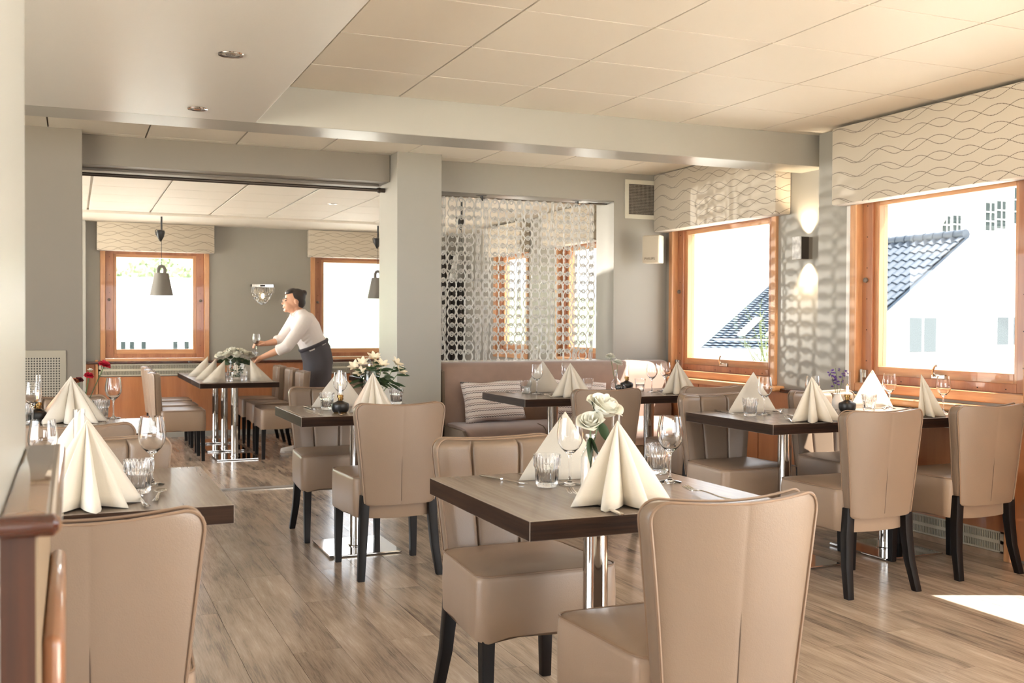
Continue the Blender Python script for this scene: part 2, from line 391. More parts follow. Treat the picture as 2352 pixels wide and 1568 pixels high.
# near wall end on the left with the counter ledge below
struct('wall_near', MB().box(-.55, .25, 0, -.0693, 1.853, ZB), WALLW, smooth=False, bevel=.004)
struct('wall_near_low', MB().box(-.0693, 1.20, 0, -.0358, 1.853, .997), PANEL, smooth=False)
# middle wall (left pier, header, column, ring screen wall)
struct('wall_pier', MB().box(-4, 7.28, 0, .064, 7.70, ZC+.01), WALLD, smooth=False, bevel=.004)
struct('wall_header', MB().box(.06, 7.45, 2.262, 2.17, 7.70, ZC+.03).box(-4, 7.69, 2.26, 4.6, 7.86, 2.62), WALLD, smooth=False, bevel=.003)
struct('wall_column', MB().box(2.172, 7.27, 0, 2.512, 7.75, ZC+.01), WALL, smooth=False, bevel=.004)
OX0, OX1, OZ0, OZ1 = 2.50, 4.097, .905, 2.228
rw = MB().box(2.512, 7.54, -.3, 4.6, 7.85, OZ0).box(2.512, 7.54, OZ1, 4.6, 7.85, ZC+.02).box(OX1, 7.54, OZ0, 4.6, 7.85, OZ1)
struct('wall_screen', rw, WALL, smooth=False)
tag(obj('window_shelf', MB().box(2.515, 7.50, .905, 4.093, 7.88, .922), WHITE, smooth=False, bevel=.003), 'white sill capping the low wall behind the bench', 'sill')
# right wall: windows at (y0, y1)
def wall_x(name, x, th, yr, zr, holes, mat):
    m = MB(); y = yr[0]
    for (a, b, z0, z1) in sorted(holes):
        m.box(x, y, zr[0], x+th, a, zr[1]); m.box(x, a, zr[0], x+th, b, z0); m.box(x, a, z1, x+th, b, zr[1]); y = b
    m.box(x, y, zr[0], x+th, yr[1], zr[1]); return struct(name, m, mat, smooth=False)
def wall_y(name, y, th, xr, zr, holes, mat):
    m = MB(); x = xr[0]
    for (a, b, z0, z1) in sorted(holes):
        m.box(x, y, zr[0], a, y+th, zr[1]); m.box(a, y, zr[0], b, y+th, z0); m.box(a, y, z1, b, y+th, zr[1]); x = b
    m.box(x, y, zr[0], xr[1], y+th, zr[1]); return struct(name, m, mat, smooth=False)
wall_x('wall_right', XW, .24, (-3.6, 5.478), (-.3, 2.6), [(3.86, 5.11, .86, 2.1), (1.90, 3.30, .86, 2.1), (-3.1, .9, .2, 2.4)], WALL)  # last opening, behind the camera, is added to let in fill light
wall_x('wall_right_recess', XR, .13, (5.478, 7.85), (-.3, 2.6), [(6.09, 7.42, .84, 2.1)], WALL)
wall_x('wall_right_far', XR, .15, (7.85, 12.75), (-.35, 2.7), [(8.72, 9.64, .88, 2.1), (10.45, 11.35, .88, 2.1)], WALL)
wall_x('wall_left', -4.15, .15, (-3.6, 12.75), (-.35, 2.7), [(-2.2, 4.6, .35, 2.3), (8.2, 12.3, .15, 2.3)], WALL)  # unseen openings, added to brighten the soffit and the far room
wall_y('wall_far', 12.5, .25, (-4, 4.75), (-.35, 2.7), [(-3.7, -.7, .80, 2.1), (.34, 1.42, .80, 2.1), (2.70, 3.86, .80, 2.1)], WALL)  # leftmost opening is unseen, added to brighten the far room
wall_y('wall_back', -3.6, .2, (-4, 4.75), (-.3, 2.7), [(.2, 4.0, 1.0, 2.15)], WALL)  # unseen opening added to light the surfaces facing the camera

# ------------------------------------------------------------------ windows
# local frame: u along wall, v up, w depth (0 = wall face, + outward). T maps (u, v, w) to world.
def window(name, T, u0, u1, v0, v1, dp=.14, cas=.055, prd=.018, hinge='l', latch=True, knob='l', label=None):
    """wooden window: casing, jamb, sash, pane, hardware"""
    def B(m, a, b, c, d, e, f, mi=0):
        p, q = T(a, c, e), T(b, d, f); return m.box(p[0], p[1], p[2], q[0], q[1], q[2], mi)
    r = bpy.data.objects.new(name, None); COL.objects.link(r); r['kind'] = 'structure'
    for nm, (a, b, c, d), mt in (('casing', (u0-cas, u0, v0-cas, v1+cas), WOODF), ('casing', (u1, u1+cas, v0-cas, v1+cas), WOODF), ('casing', (u0, u1, v1, v1+cas), WOODH), ('casing', (u0, u1, v0-cas, v0), WOODH)):
        obj(nm, B(MB(), a, b, c, d, -prd, dp*.98), mt, r, smooth=False, bevel=.006)
    s0, s1, t0, t1 = u0+.001, u1-.001, v0+.001, v1-.001; sw = .085
    # outer stop frame (reddish), then sash (lighter)
    for (a, b, c, d), mt in (((s0, s0+sw, t0, t1), WOODR), ((s1-sw, s1, t0, t1), WOODR), ((s0+sw, s1-sw, t1-sw, t1), WOODR), ((s0+sw, s1-sw, t0, t0+.05), WOODR)):
        obj('window_sash', B(MB(), a, b, c, d, dp*.25, dp*.55), mt, r, smooth=False, bevel=.004)
    i0, i1, j0, j1 = s0+sw-.01, s1-sw+.01, t0+.045, t1-sw+.012; fw = .045
    for (a, b, c, d), mt in (((i0, i0+fw, j0, j1), WOODF), ((i1-fw, i1, j0, j1), WOODF), ((i0+fw, i1-fw, j1-fw, j1), WOODH), ((i0+fw, i1-fw, j0, j0+fw*1.25), WOODH)):
        obj('inner_frame', B(MB(), a, b, c, d, dp*.40, dp*.9), mt, r, smooth=False, bevel=.004)
    obj('pane', B(MB(), i0+fw, i1-fw, j0+fw*1.25, j1-fw, dp*.66, dp*.68), GLASSW, r, smooth=False)
    m = MB(); k = 0
    n = 6
    for q in range(n):                               # little plug holes along the sash
        uu = s0+sw*.5; vv = t0 + (t1-t0)*(q+.7)/(n+.3)
        B(m, uu-.003, uu+.003, vv-.003, vv+.003, dp*.235, dp*.26); B(m, s1-sw*.5-.003, s1-sw*.5+.003, vv-.003, vv+.003, dp*.235, dp*.26)
        uv = s0 + (s1-s0)*(q+.8)/(n+.6); B(m, uv-.003, uv+.003, t0+.016, t0+.022, dp*.235, dp*.26)
    obj('screw_plugs', m, DARK, r, smooth=False)
    for s_ in ((s0+sw*.45,) if knob == 'l' else (s0+sw*.45, s1-sw*.45)):
        mk = MB().lathe([(.013, 0), (.016, .004), (.016, .016), (.011, .020), (.006, .021)], 16, cap1=True)
        c = Vector(T(s_, (v0+v1)/2+.03, dp*.25)); nrm = (Vector(T(0, 0, -1)) - Vector(T(0, 0, 0))).normalized()
        mk.xf(Matrix.Translation(c) @ nrm.to_track_quat('Z', 'Y').to_matrix().to_4x4()); obj('pivot_knob', mk, pr('pivot_grey_' + name, '#6b5f55', .35), r)
    if hinge:
        a = s0+.03 if hinge == 'l' else s1-.06
        m = MB(); B(m, a-.012, a+.008, t0-.005, t0+.075, dp*.05, dp*.25); B(m, a+.006, a+.028, t0+.03, t0+.078, dp*.12, dp*.3); B(m, a-.006, a+.012, t0+.06, t0+.082, dp*0, dp*.12)
        obj('hinge', m, STEEL, r, smooth=False, bevel=.002)
    if latch:
        uc = (u0+u1)/2; m = MB(); B(m, uc-.055, uc+.045, j0+.004, j0+.030, dp*.28, dp*.42)
        obj('latch_plate', m, STEEL, r, smooth=False, bevel=.004)
        p = [T(uc-.03, j0+.02, dp*.25), T(uc-.02, j0+.05, dp*.12), T(uc+.01, j0+.075, dp*.0), T(uc+.03, j0+.082, -dp*.05)]
        if u0 > u1: pass
        obj('latch_handle', MB().tube(p, [.007, .006, .006, .008], 8), STEEL, r)
    return r
TX = lambda x: (lambda u, v, w_: (x+w_, u, v))
TY = lambda y: (lambda u, v, w_: (u, y+w_, v))
def TXR(x): return lambda u, v, w_: (x+w_, -u, v)       # u runs toward the camera, so 'left' is the far jamb
window('window_1', TXR(XW), -5.105, -3.865, .865, 2.07)
window('window_2', TXR(XR-.005), -7.415, -6.095, .845, 2.07)
window('window_3', TY(12.5), .345, 1.415, .805, 2.07, knob='lr', hinge=None, latch=False)
window('window_4', TY(12.5), 2.705, 3.855, .805, 2.07, knob='lr', hinge=None, latch=False)
window('window_5', TXR(XR), -9.635, -8.725, .885, 2.07, latch=False)
window('window_6', TXR(XR), -11.345, -10.455, .885, 2.07, latch=False)
window('window_7', TXR(XW), -3.295, -1.905, .865, 2.07)
# light reveal strip beside window 1, sills
struct('trim_1', MB().box(XW-.004, 5.16, .9, XW+.01, 5.205, 2.1), WHITE, smooth=False)
def sill(name, b, mt=WOODH): return struct(name, MB().box(*b), mt, smooth=False, bevel=.012)
sill('trim_2', (4.385, 1.6, .752, XW, 5.20, .795)); sill('trim_3', (4.50, 5.95, .752, XR, 7.50, .79))
# wood panels below windows on the right wall
for k, (a, b) in enumerate(((3.935, 5.20), (2.70, 3.925), (1.45, 2.69))):
    struct('trim_panel', MB().box(XW-.03, a, .14 if k == 0 else .02, XW, b, .75), PANEL, smooth=False, bevel=.003)
struct('trim_post', MB().box(XW-.055, 3.90, 0, XW, 3.94, .78), WOODF, smooth=False, bevel=.004)
for k, (a, b) in enumerate(((5.50, 6.22), (6.23, 7.0), (7.01, 7.52))):
    struct('trim_panel', MB().box(XR-.025, a, .05, XR, b, .765), PANEL, smooth=False, bevel=.003)
struct('trim_rail', MB().box(XR-.045, 5.49, .745, XR, 5.96, .775), RAILW, smooth=False, bevel=.008)
struct('trim_4', MB().box(XW-.02, 3.94, 0, XW, 5.2, .03), pr('plinth_worn', '#b59a80', .7, var=.3, vs_=20), smooth=False)
# far wall wainscot, rail, posts
for a, b in ((.02, .235), (.27, 1.52), (1.545, 2.62), (2.645, 3.9), (3.91, 4.6), (-1.3, 0)):
    struct('trim_panel', MB().box(a, 12.47, -.08, b, 12.5, .745 if (b-a) < 1.2 else .60), PANEL, smooth=False, bevel=.003)
struct('trim_rail', MB().box(-2, 12.44, .745, 4.6, 12.5, .775), RAILW, smooth=False, bevel=.01)
for x in (.237, 1.522, 2.622): struct('trim_post', MB().box(x, 12.452, -.09, x+.03, 12.5, .79), WOODF, smooth=False, bevel=.004)
struct('baseboard_far', MB().box(-2, 12.455, -.1, 4.6, 12.5, -.04), WALLW, smooth=False)
# white corner pillar strip left of window 3
struct('trim_5', MB().box(-.3, 12.35, -.1, .14, 12.5, 2.34), WALLW, smooth=False)

def grille(name, T, u0, u1, v0, v1, rows, pitch, label, mat=VENTM):
    """slotted radiator grille: face plate rails and upright fins over a dark box"""
    r = thing(name, label, 'grille')
    def B(m, a, b, c, d, e, f): p, q = T(a, c, e), T(b, d, f); m.box(*p, *q)
    m = MB(); B(m, u0+.005, u1-.005, v0+.004, v1-.004, -.004, 0); obj('backing', m, DARK, r, smooth=False)
    m = MB(); h = (v1-v0); gap = h/(rows*1.0)
    for k in range(rows+1):
        c = v0 + k*gap; B(m, u0, u1, max(v0, c-gap*.17), min(v1, c+gap*.17), -.014, -.004)
    B(m, u0, u0+.02, v0, v1, -.014, -.004); B(m, u1-.02, u1, v0, v1, -.014, -.004)
    obj('face_plate', m, mat, r, smooth=False)
    m = MB(); u = u0+.02
    while u < u1-.02:
        B(m, u, u+pitch*.45, v0+.003, v1-.003, -.012, -.005); u += pitch
    f = obj('fins', m, mat, r, smooth=False, kind='stuff'); return r
grille('radiator_grille', TX(XW-.018), 3.96, 5.19, .035, .145, 2, .0115, 'slotted cream metal grille at floor level below the front window')
grille('radiator_grille', TX(XW-.030), 3.96, 5.19, .655, .745, 1, .0115, 'slotted cream metal grille just under the front window sill')
grille('radiator_grille', TY(12.47), .275, 1.515, .610, .742, 2, .012, 'slotted metal grille under the left far window behind the chairs')
grille('radiator_grille', TY(12.47), 2.655, 3.90, .610, .742, 2, .012, 'slotted metal grille under the far window behind the waiter')
# perforated panel in pier and square vent beside the speaker
r = thing('perforated_panel', 'perforated metal heater panel low on the grey left pier', 'panel', (-.60, 7.279, .20))
obj('frame', MB().box(0, -.012, 0, .565, 0, .835), pr('panel_frame', '#a39a88', .5), r, smooth=False, bevel=.003)
obj('perforated_sheet', MB().box(.035, -.014, .04, .53, -.0115, .79), PERF, r, smooth=False)
obj('screw', MB().lathe([(.004, 0), (.004, .002)], 8, cap1=True).xf(Matrix.Translation((.548, -.012, .60)) @ Matrix.Rotation(PI/2, 4, 'X')), STEEL, r)
r = thing('air_vent', 'square framed mesh air vent high on the wall above the loudspeaker', 'vent', (4.195, 7.54, 2.09))
m = MB()
for b in ((0, 0, .33, .035), (0, .285, .33, .32), (0, .035, .035, .285), (.295, .035, .33, .285)): m.box(b[0], -.012, b[1], b[2], 0, b[3])
obj('frame', m, VENTM, r, smooth=False, bevel=.002)
obj('backing', MB().box(.03, -.003, .03, .30, 0, .29), DARK, r, smooth=False)
m = MB()
for k in range(21): m.box(.035+k*.0125, -.008, .035, .0375+k*.0125, -.005, .285)
for k in range(20): m.box(.035, -.008, .035+k*.0125, .295, -.005, .0375+k*.0125)
obj('wire_mesh', m, pr('vent_wire', '#9a9080', .5), r, smooth=False, kind='stuff')

# ------------------------------------------------------------------ pelmets
def pelmet(loc, size, label):
    o = obj('pelmet', MB().box(0, 0, 0, *size), PELM, loc=loc, bevel=.01); tag(o, label, 'pelmet', 'wave-stitched pelmets'); return o
pelmet((4.375, 3.66, 1.965), (.113, 1.56, .478), 'large cream pelmet with stitched wave lines over the front right window')
pelmet((4.465, 5.90, 1.985), (.132, 1.632, .47), 'cream stitched pelmet over the window beside the wall sconce')
pelmet((.256, 12.38, 2.012), (1.26, .118, .318), 'cream stitched pelmet over the left window of the far room')
pelmet((2.612, 12.38, 2.006), (1.34, .118, .322), 'cream stitched pelmet over the far window behind the waiter')
pelmet((4.47, 8.62, 2.0), (.128, 1.15, .35), 'cream stitched pelmet seen through the ring curtain, nearest one')
pelmet((4.47, 10.36, 2.0), (.128, 1.1, .33), 'cream stitched pelmet deepest behind the ring curtain')
pelmet((4.375, 1.78, 1.965), (.113, 1.66, .478), 'cream stitched pelmet nearest the camera on the right wall')

# ------------------------------------------------------------------ counter ledge
led = thing('counter_ledge', 'reddish wooden counter ledge with rounded edge at the lower left corner', 'ledge', (-.23, 1.177, .997))
obj('top', MB().box(.161, .010, .0, .210, .670, .023), LEDGEW, led, smooth=True, bevel=.006)
bl = MB().loft([[(x, math.cos(a)*.0118, .0118+math.sin(a)*.0118) for a in [2*PI*k/16 for k in range(16)]] for x in (.161, .202, .212, .217)])
for i in range(16): v = bl.v[-16+i]; bl.v[-16+i] = (v[0], v[1]*.45, .0118+(v[2]-.0118)*.45)
obj('rounded_edge', bl, RAILW, led)
rr = MB().loft([[(.209+math.cos(a)*.0112, y, .0118+math.sin(a)*.0118) for a in [2*PI*k/16 for k in range(16)]] for y in (.0, .67)])
obj('side_edge', rr, LEDGEW, led)
wr = obj('wall_rail', MB().box(-.034, 1.32, 0, -.0095, 1.84, .852), wood('rail_board', '#85583c', '#98694a', .34, 20, 20, 2, coat=.5, bump=.0), bevel=.012, segs=3)
tag(wr, 'tan rounded wooden board standing below the counter ledge', 'board')
struct('trim_6', MB().box(-.069, 1.188, 0, -.0358, 1.20, .997), wood('counter_front', '#2c1408', '#552c14', .5, 40, 40, 1.6, coat=.3), smooth=False)
struct('trim_7', MB().box(-.0358, 1.188, 0, -.0335, 1.850, .997), pr('counter_side', '#8d7962', .6), smooth=False)

# ------------------------------------------------------------------ chairs (sitter faces +y; origin on the floor under the seat centre)
def make_chair():
    t = thing('dining_chair', 'x', 'chair')
    # seat: rounded block with crowned top
    def outline(ins, n=7):
        p = []
        W0, W1, y0, y1, r = .232-ins, .212-ins, .225-ins, -.182+ins, max(.012, .04-ins*.3)
        for (cx, cy_, a0) in ((W0-r, y0-r, 0), (-W0+r, y0-r, 90), (-W1+r, y1+r, 180), (W1-r, y1+r, 270)):
            for i in range(n):
                a = math.radians(a0+90*i/(n-1)); p.append((cx+r*math.cos(a), cy_+r*math.sin(a)))
        return p
    def dense(p, k=3):
        q = []
        for i in range(len(p)):
            a, b = p[i], p[(i+1) % len(p)]; d = math.dist(a, b); m = max(1, int(d/.05))
            for j in range(m): q.append((a[0]+(b[0]-a[0])*j/m, a[1]+(b[1]-a[1])*j/m))
        return q
    ref = dense(outline(0))
    def scl(ins):     # inset by moving towards the centre
        out = []
        for (x, y) in ref:
            d = math.hypot(x, y-.005); f = 1 - ins/d; out.append((x*f, .005+(y-.005)*f))
        return out
    L = []
    for (z, ins) in ((0, .004), (.006, 0), (.10, -.002), (.165, 0), (.178, .003), (.184, .010)):
        lp = []
        for (x, y) in scl(ins):
            zz = .298+z
            if z < .05: zz -= .014*max(0, 1-abs(abs(x)-.2)/.06) if y > 0 else -.0; zz -= .022*max(0, -y/.2)*max(0, 1-(x/.25)**2) if y < 0 else 0
            lp.append((x, y, zz))
        L.append(lp)
    top = [(.483, .014), (.488, .03), (.4935, .07), (.496, .12), (.497, .17)]
    for z, ins in top: L.append([(x, y, z) for x, y in scl(ins)])
    obj('seat', MB().loft(L), LEATHS, t, ang=50)
    obj('seat_piping', MB().tube([(x, y, .481) for x, y in scl(.004)], .0034, 6, closed=True), PIPE, t)
    # backrest
    ZB0, ZT = .352, .838
    def hw(z):
        v = (z-ZB0)/(ZT-ZB0); w_ = .172 + .052*v**1.15
        r = .045
        if z > ZT-r: w_ -= r - math.sqrt(max(0, r*r-(z-(ZT-r))**2))
        r = .02
        if z < ZB0+r: w_ -= r - math.sqrt(max(0, r*r-((ZB0+r)-z)**2))
        return w_
    def yc(u, z, full=.224):   # rear surface
        v = (z-ZB0)/(ZT-ZB0); return -.235 - .050*v + .045*(u/full)**2*(.6+.4*v)
    zs = [ZB0, ZB0+.004, ZB0+.012, ZB0+.024] + [ZB0+.024+(ZT-.045-ZB0-.024)*k/9 for k in range(1, 10)] + [ZT-.045+.045*math.sin(math.radians(a)) for a in (18, 36, 52, 66, 78, 90)]
    SS = sorted(set([round(-1+2*k/20, 3) for k in range(21)] + [q*(.40+e) for q in (-1, 1) for e in (-.05, -.028, -.012, 0, .012, .028, .05)] + [-.97, .97, -.02, .02])); NU = len(SS)-1; TH = .062
    L = []
    for i, z in enumerate(zs):
        w_ = hw(z); v = (z-ZB0)/(ZT-ZB0); e = 1.0
        if z > ZT-.012: e = .45 + .55*(ZT-z)/.012
        if z < ZB0+.010: e = .5 + .5*(z-ZB0)/.010
        dz = .012*(1-v)
        th = (TH - .006*v)*e; lp = []; sag = -.010*v
        for j in range(NU+1):
            s_ = SS[j]; u = s_*w_; zz = z + (sag*(1-s_*s_) if v > .5 else 0)*min(1, (v-.5)*2 if v > .5 else 0)
            edge = (1-abs(s_)**12)
            g = .0015*math.exp(-((u)/.006)**2)
            lp.append((u, yc(u, z) + .002 - (.005*edge) + g, zz))
        lp.append((w_*1.012+.002, yc(w_, z)+th*.3, z)); lp.append((w_*1.012+.002, yc(w_, z)+th*.7, z))
        for j in range(NU+1):
            s_ = SS[NU-j]; u = s_*w_; zz = z + (sag*(1-s_*s_) if v > .5 else 0)*min(1, (v-.5)*2 if v > .5 else 0)
            g = .011*(math.exp(-((abs(s_)-.40)/.022)**2)); pad = .009*(math.cos(PI*s_/.8) if abs(s_) < .4 else math.sin(PI*(abs(s_)-.4)/.6)); pad = max(0, pad)**.7*.0165**.3*1.0
            inner = min(1, (1-abs(s_))/.10)
            lp.append((u, yc(u, z)+th-.004+(.006+pad*.7-g)*inner*e, zz))
        lp.append((-w_*1.012-.002, yc(w_, z)+th*.7, z)); lp.append((-w_*1.012-.002, yc(w_, z)+th*.3, z))
        L.append(lp)
    b = MB(); n = len(L[0]); b.loft(L, False, False)
    for li, lp in ((0, 0), (len(L)-1, (len(L)-1)*n)):
        for j in range(NU): b.f.append((lp+j, lp+j+1, lp+2*NU+3-j-1+0, lp+2*NU+3-j)); b.mi.append(0)
        b.f.append((lp+NU, lp+NU+1, lp+NU+2, lp+NU+3)); b.mi.append(0); b.f.append((lp+2*NU+3, lp+2*NU+4, lp+2*NU+5, lp)); b.mi.append(0)
    bk = obj('backrest', b, LEATH, t, ang=60)
    def edgepath(off):
        p = []
        for z in zs[2:]: w_ = hw(z); p.append((w_+.001, yc(w_, z)+off, z))
        q = [(-x, y, z) for x, y, z in p][::-1]
        w1 = hw(ZT); mid = []
        for k in range(1, 12):
            s_ = 1-2*k/12; mid.append((s_*w1, yc(s_*w1, ZT)+off, ZT-.010*(1-s_*s_)+.0005))
        return p+mid+q
    obj('piping', MB().tube(edgepath(.0), .0038, 6), PIPE, bk)
    obj('piping', MB().tube(edgepath(.052), .0034, 6), PIPE, bk)
    obj('rear_seam', MB().tube([(0, yc(0, z)+.0006, z) for z in [ZB0+.01+k*.03 for k in range(16)]], .0022, 5), PIPE, bk)
    obj('rear_slit', MB().tube([(.004*(1-k/8), yc(0, .37+k*.028)-.0005, .37+k*.028) for k in range(9)], [.0022]*6+[.002, .0015, .001], 5), pr('slit_dark', '#4d3c30', .6) if 'slit_dark' not in bpy.data.materials else bpy.data.materials['slit_dark'], bk)
    for s_ in (-1, 1):
        m = MB(); L = []
        for (x, y, z, h) in ((.196, .196, .32, .021), (.198, .199, .15, .018), (.199, .200, 0, .0155)):
            L.append([(s_*x-h, y-h, z), (s_*x+h, y-h, z), (s_*x+h, y+h, z), (s_*x-h, y+h, z)])
        obj('leg', m.loft(L), LEGB, t, smooth=False, bevel=.003)
        m = MB(); L = []
        for (x, y, z, h) in ((.166, -.196, .40, .021), (.172, -.196, .27, .021), (.181, -.208, .14, .019), (.196, -.240, 0, .0165)):
            L.append([(s_*x-h, y-h, z), (s_*x+h, y-h, z), (s_*x+h, y+h, z), (s_*x-h, y+h, z)])
        obj('leg', m.loft(L), LEGB, t, bevel=.003, ang=30)
    return t
CH = Kind(make_chair())
for (x, y, rz, z, lab) in (
    (1.360, 2.165, 0, 0, 'nearest taupe leather chair, back to the camera, at the right of the front table'),
    (1.315, 3.02, PI, 0, 'taupe leather chair with channelled back facing the camera across the front table'),
    (.030, 2.44, 0, 0, 'taupe leather chair at the lower left, back to the camera beside the counter ledge'),
    (.085, 3.46, PI, 0, 'taupe chair facing the camera behind the lower left table with the candle lamp'),
    (.000, 4.40, 0, 0, 'taupe chair with its back to the camera at the red carnation table'),
    (-.05, 5.56, PI, 0, 'taupe chair facing the camera behind the red carnation table by the pier'),
    (1.447, 5.01, 0, 0, 'taupe leather chair seen fully from behind in front of the table left of the pillar'),
    (1.395, 5.925, PI, 0, 'taupe chair facing the camera behind the alstroemeria table, left of the pillar'),
    (3.375, 3.89, 0, 0, 'taupe leather chair seen from behind at the left half of the window table'),
    (4.10, 3.96, 0, 0, 'sunlit taupe chair seen from behind nearest the front window, far right'),
    (3.265, 4.625, PI, 0, 'taupe chair facing the camera at the left end of the window table'),
    (4.02, 4.65, PI, 0, 'sun-bleached chair facing the camera behind the purple flowers at the window table'),
    (2.900, 5.63, 0, 0, 'taupe chair with its back to the camera in the middle of the bench table'),
    (3.66, 5.66, 0, 0, 'taupe chair with its back to the camera at the right end of the bench table'),
    (.945, 10.42, -PI/2, -.1, 'nearest of the three chairs on the left side of the long far table'),
    (.955, 11.12, -PI/2, -.1, 'middle of the three chairs on the left side of the long far table'),
    (.965, 11.82, -PI/2, -.1, 'farthest of the three chairs on the left side of the long far table'),
    (1.895, 10.33, PI/2, -.1, 'nearest of the three chairs on the right side of the long far table'),
    (1.92, 11.02, PI/2, -.1, 'middle chair on the right of the long far table, in front of the waiter'),
    (1.92, 11.74, PI/2, -.1, 'farthest chair on the right side of the long far table, below the crystal light'),
    (3.02, 11.35, PI*.5, -.1, 'taupe chair just right of the waiter in the far room'),
    (3.25, 11.85, PI, -.1, 'taupe chair under the right far window, half hidden by flowers'),
):
    CH.put((x, y, z), rz, lab, 'taupe leather dining chairs')

# ------------------------------------------------------------------ tables
def table(x0, y0, x1, y1, z, label, base=True, group='dark laminate dining tables'):
    cx, cy_ = (x0+x1)/2, (y0+y1)/2; zf = z-.75
    t = thing('dining_table', label, 'table', (cx, cy_, zf), 0, group); a, b = (x1-x0)/2, (y1-y0)/2
    m = MB(); m.box(-a, -b, .70, a, b, .7495)
    me = [1]*6; me[1] = 0; m.mi = me
    obj('tabletop', m, [LAMTOP, LAMEDGE], t, smooth=False, bevel=.0015)
    obj('pole', MB().lathe([(.0355, .012), (.0355, .70)], 32, cap1=True), CHROME, t)
    obj('top_plate', MB().box(-.15, -.15, .692, .15, .15, .70), BLACKM, t, smooth=False)
    bp = obj('base_plate', MB().box(-.195, -.215, .004, .195, .215, .013), CHROME, t, smooth=False, bevel=.002)
    obj('collar', MB().lathe([(.044, .013), (.044, .016), (.037, .020)], 32, cap1=True), CHROME, t)
    for sx in (-1, 1):
        for sy in (-1, 1): obj('glide', MB().lathe([(.012, 0), (.012, .005)], 10, c=(sx*.17, sy*.19, 0), cap1=True), BLACKM, bp)
    return t
table(1.001, 2.250, 1.746, 3.0, .75, 'front dark laminate table with two white roses, nearest the camera')
table(1.047, 5.148, 1.79, 5.87, .75, 'dark laminate table left of the pillar with white alstroemeria')
table(-.36, 2.742, .385, 3.512, .75, 'dark laminate table at the lower left beside the counter ledge')
table(-.385, 4.652, .360, 5.385, .75, 'sunlit dark table with the red carnations in front of the grey pier')
table(3.035, 4.012, 3.752, 4.765, .75, 'left half of the long window table, with the purple flowers')
table(3.756, 4.012, 4.375, 4.765, .75, 'right half of the window table touching the window wall')
table(2.585, 5.892, 3.31, 6.62, .75, 'left half of the bench table, overlapping the zigzag cushion')
table(3.314, 5.892, 4.05, 6.62, .75, 'right half of the bench table with the white carnations')
for k, lab in enumerate(('nearest of the three joined tables in the far room', 'middle of the three joined tables in the far room', 'farthest of the three joined tables in the far room')):
    table(1.092, 10.005+.742*k, 1.825, 10.742+.742*k, .65, lab)
table(2.75, 10.3, 3.4, 11.0, .65, 'dark table in the far room behind the pillar, right of the waiter')

# ------------------------------------------------------------------ bench and cushions
bn = thing('banquette_bench', 'long brown velvet banquette bench against the ring curtain wall', 'bench', (2.56, 7.53, 0))
BL = 1.98
def bench_sec(x, ex=0):
    pts = [(-.02, .44), (-.02, .905), (-.06, .925), (-.115, .915), (-.15, .88), (-.165, .80), (-.175, .65), (-.19, .52), (-.185, .44)]
    return [(x, y, z) for y, z in pts]
L = []
for x, k in ((0, .93), (.012, .985), (.04, 1), (BL-.04, 1), (BL-.012, .985), (BL, .93)):
    L.append([(xx, -.1+(y+.1)*k, .68+(z-.68)*k) for xx, y, z in bench_sec(x)])
bb = obj('backrest', MB().loft(L), BENCH, bn, ang=50)
def seat_sec(x): return [(x, y, z) for y, z in ((-.18, .30), (-.18, .475), (-.30, .482), (-.52, .478), (-.62, .468), (-.665, .445), (-.685, .40), (-.680, .34), (-.65, .30))]
L = []
for x, k in ((.02, .9), (.035, .97), (.07, 1), (BL-.07, 1), (BL-.035, .97), (BL-.02, .9)):
    L.append([(xx, -.42+(y+.42)*k, .39+(z-.39)*k) for xx, y, z in seat_sec(x)])
st_ = obj('seat', MB().loft(L), BENCHS, bn, ang=50)
for xx in (.62, 1.28): obj('seat_crease', MB().tube([(xx, y, z+.001) for y, z in ((-.52, .478), (-.62, .468), (-.665, .445), (-.685, .40), (-.680, .34))], .004, 6), BENCHD, st_)
obj('plinth', MB().box(.03, -.64, 0, BL-.03, -.02, .30), BENCHD, bn, smooth=False, bevel=.01)
obj('side_panel', MB().prism([(-.02, 0), (-.66, 0), (-.67, .42), (-.62, .455), (-.19, .455), (-.17, .86), (-.02, .88)], (-.012, .012), 'x'), BENCHD, bn, smooth=False, bevel=.005)
def cushion(loc, rot, label, w_=.50, h=.31, d=.13):
    n = 14; m = MB(); V = []
    for s_ in (1, -1):
        for i in range(n+1):
            for j in range(n+1):
                u, v = -1+2*i/n, -1+2*j/n; k = (1-u**4)*(1-v**4); pinch = 1-.06*(1-abs(u))*abs(v)**3; pin2 = 1-.06*(1-abs(v))*abs(u)**3
                V.append((u*w_/2*pin2, s_*d/2*max(0, k)**.45*(1+.05*math.sin(7*u+3*v)), v*h/2*pinch+.006*math.sin(5*u)*v))
    F = []; K = (n+1)**2
    for i in range(n):
        for j in range(n):
            a = i*(n+1)+j; F.append((a, a+1, a+n+2, a+n+1)); F.append((K+a, K+a+n+1, K+a+n+2, K+a+1))
    m.add(V, F); o = obj('cushion', m, CUSH, loc=loc, rot=rot, ang=80)
    bm = bmesh.new(); bm.from_mesh(o.data); bmesh.ops.remove_doubles(bm, verts=bm.verts, dist=.0005); bm.to_mesh(o.data); bm.free()
    return tag(o, label, 'cushion', 'zigzag cushions on the bench')
cushion((2.915, 7.235, .637), (math.radians(-17), math.radians(-1.5), math.radians(3)), 'white cushion with dark zigzag lines at the left end of the bench')
cushion((3.62, 7.235, .630), (math.radians(-17), math.radians(4), math.radians(-5)), 'zigzag cushion on the bench half hidden behind the middle chair')

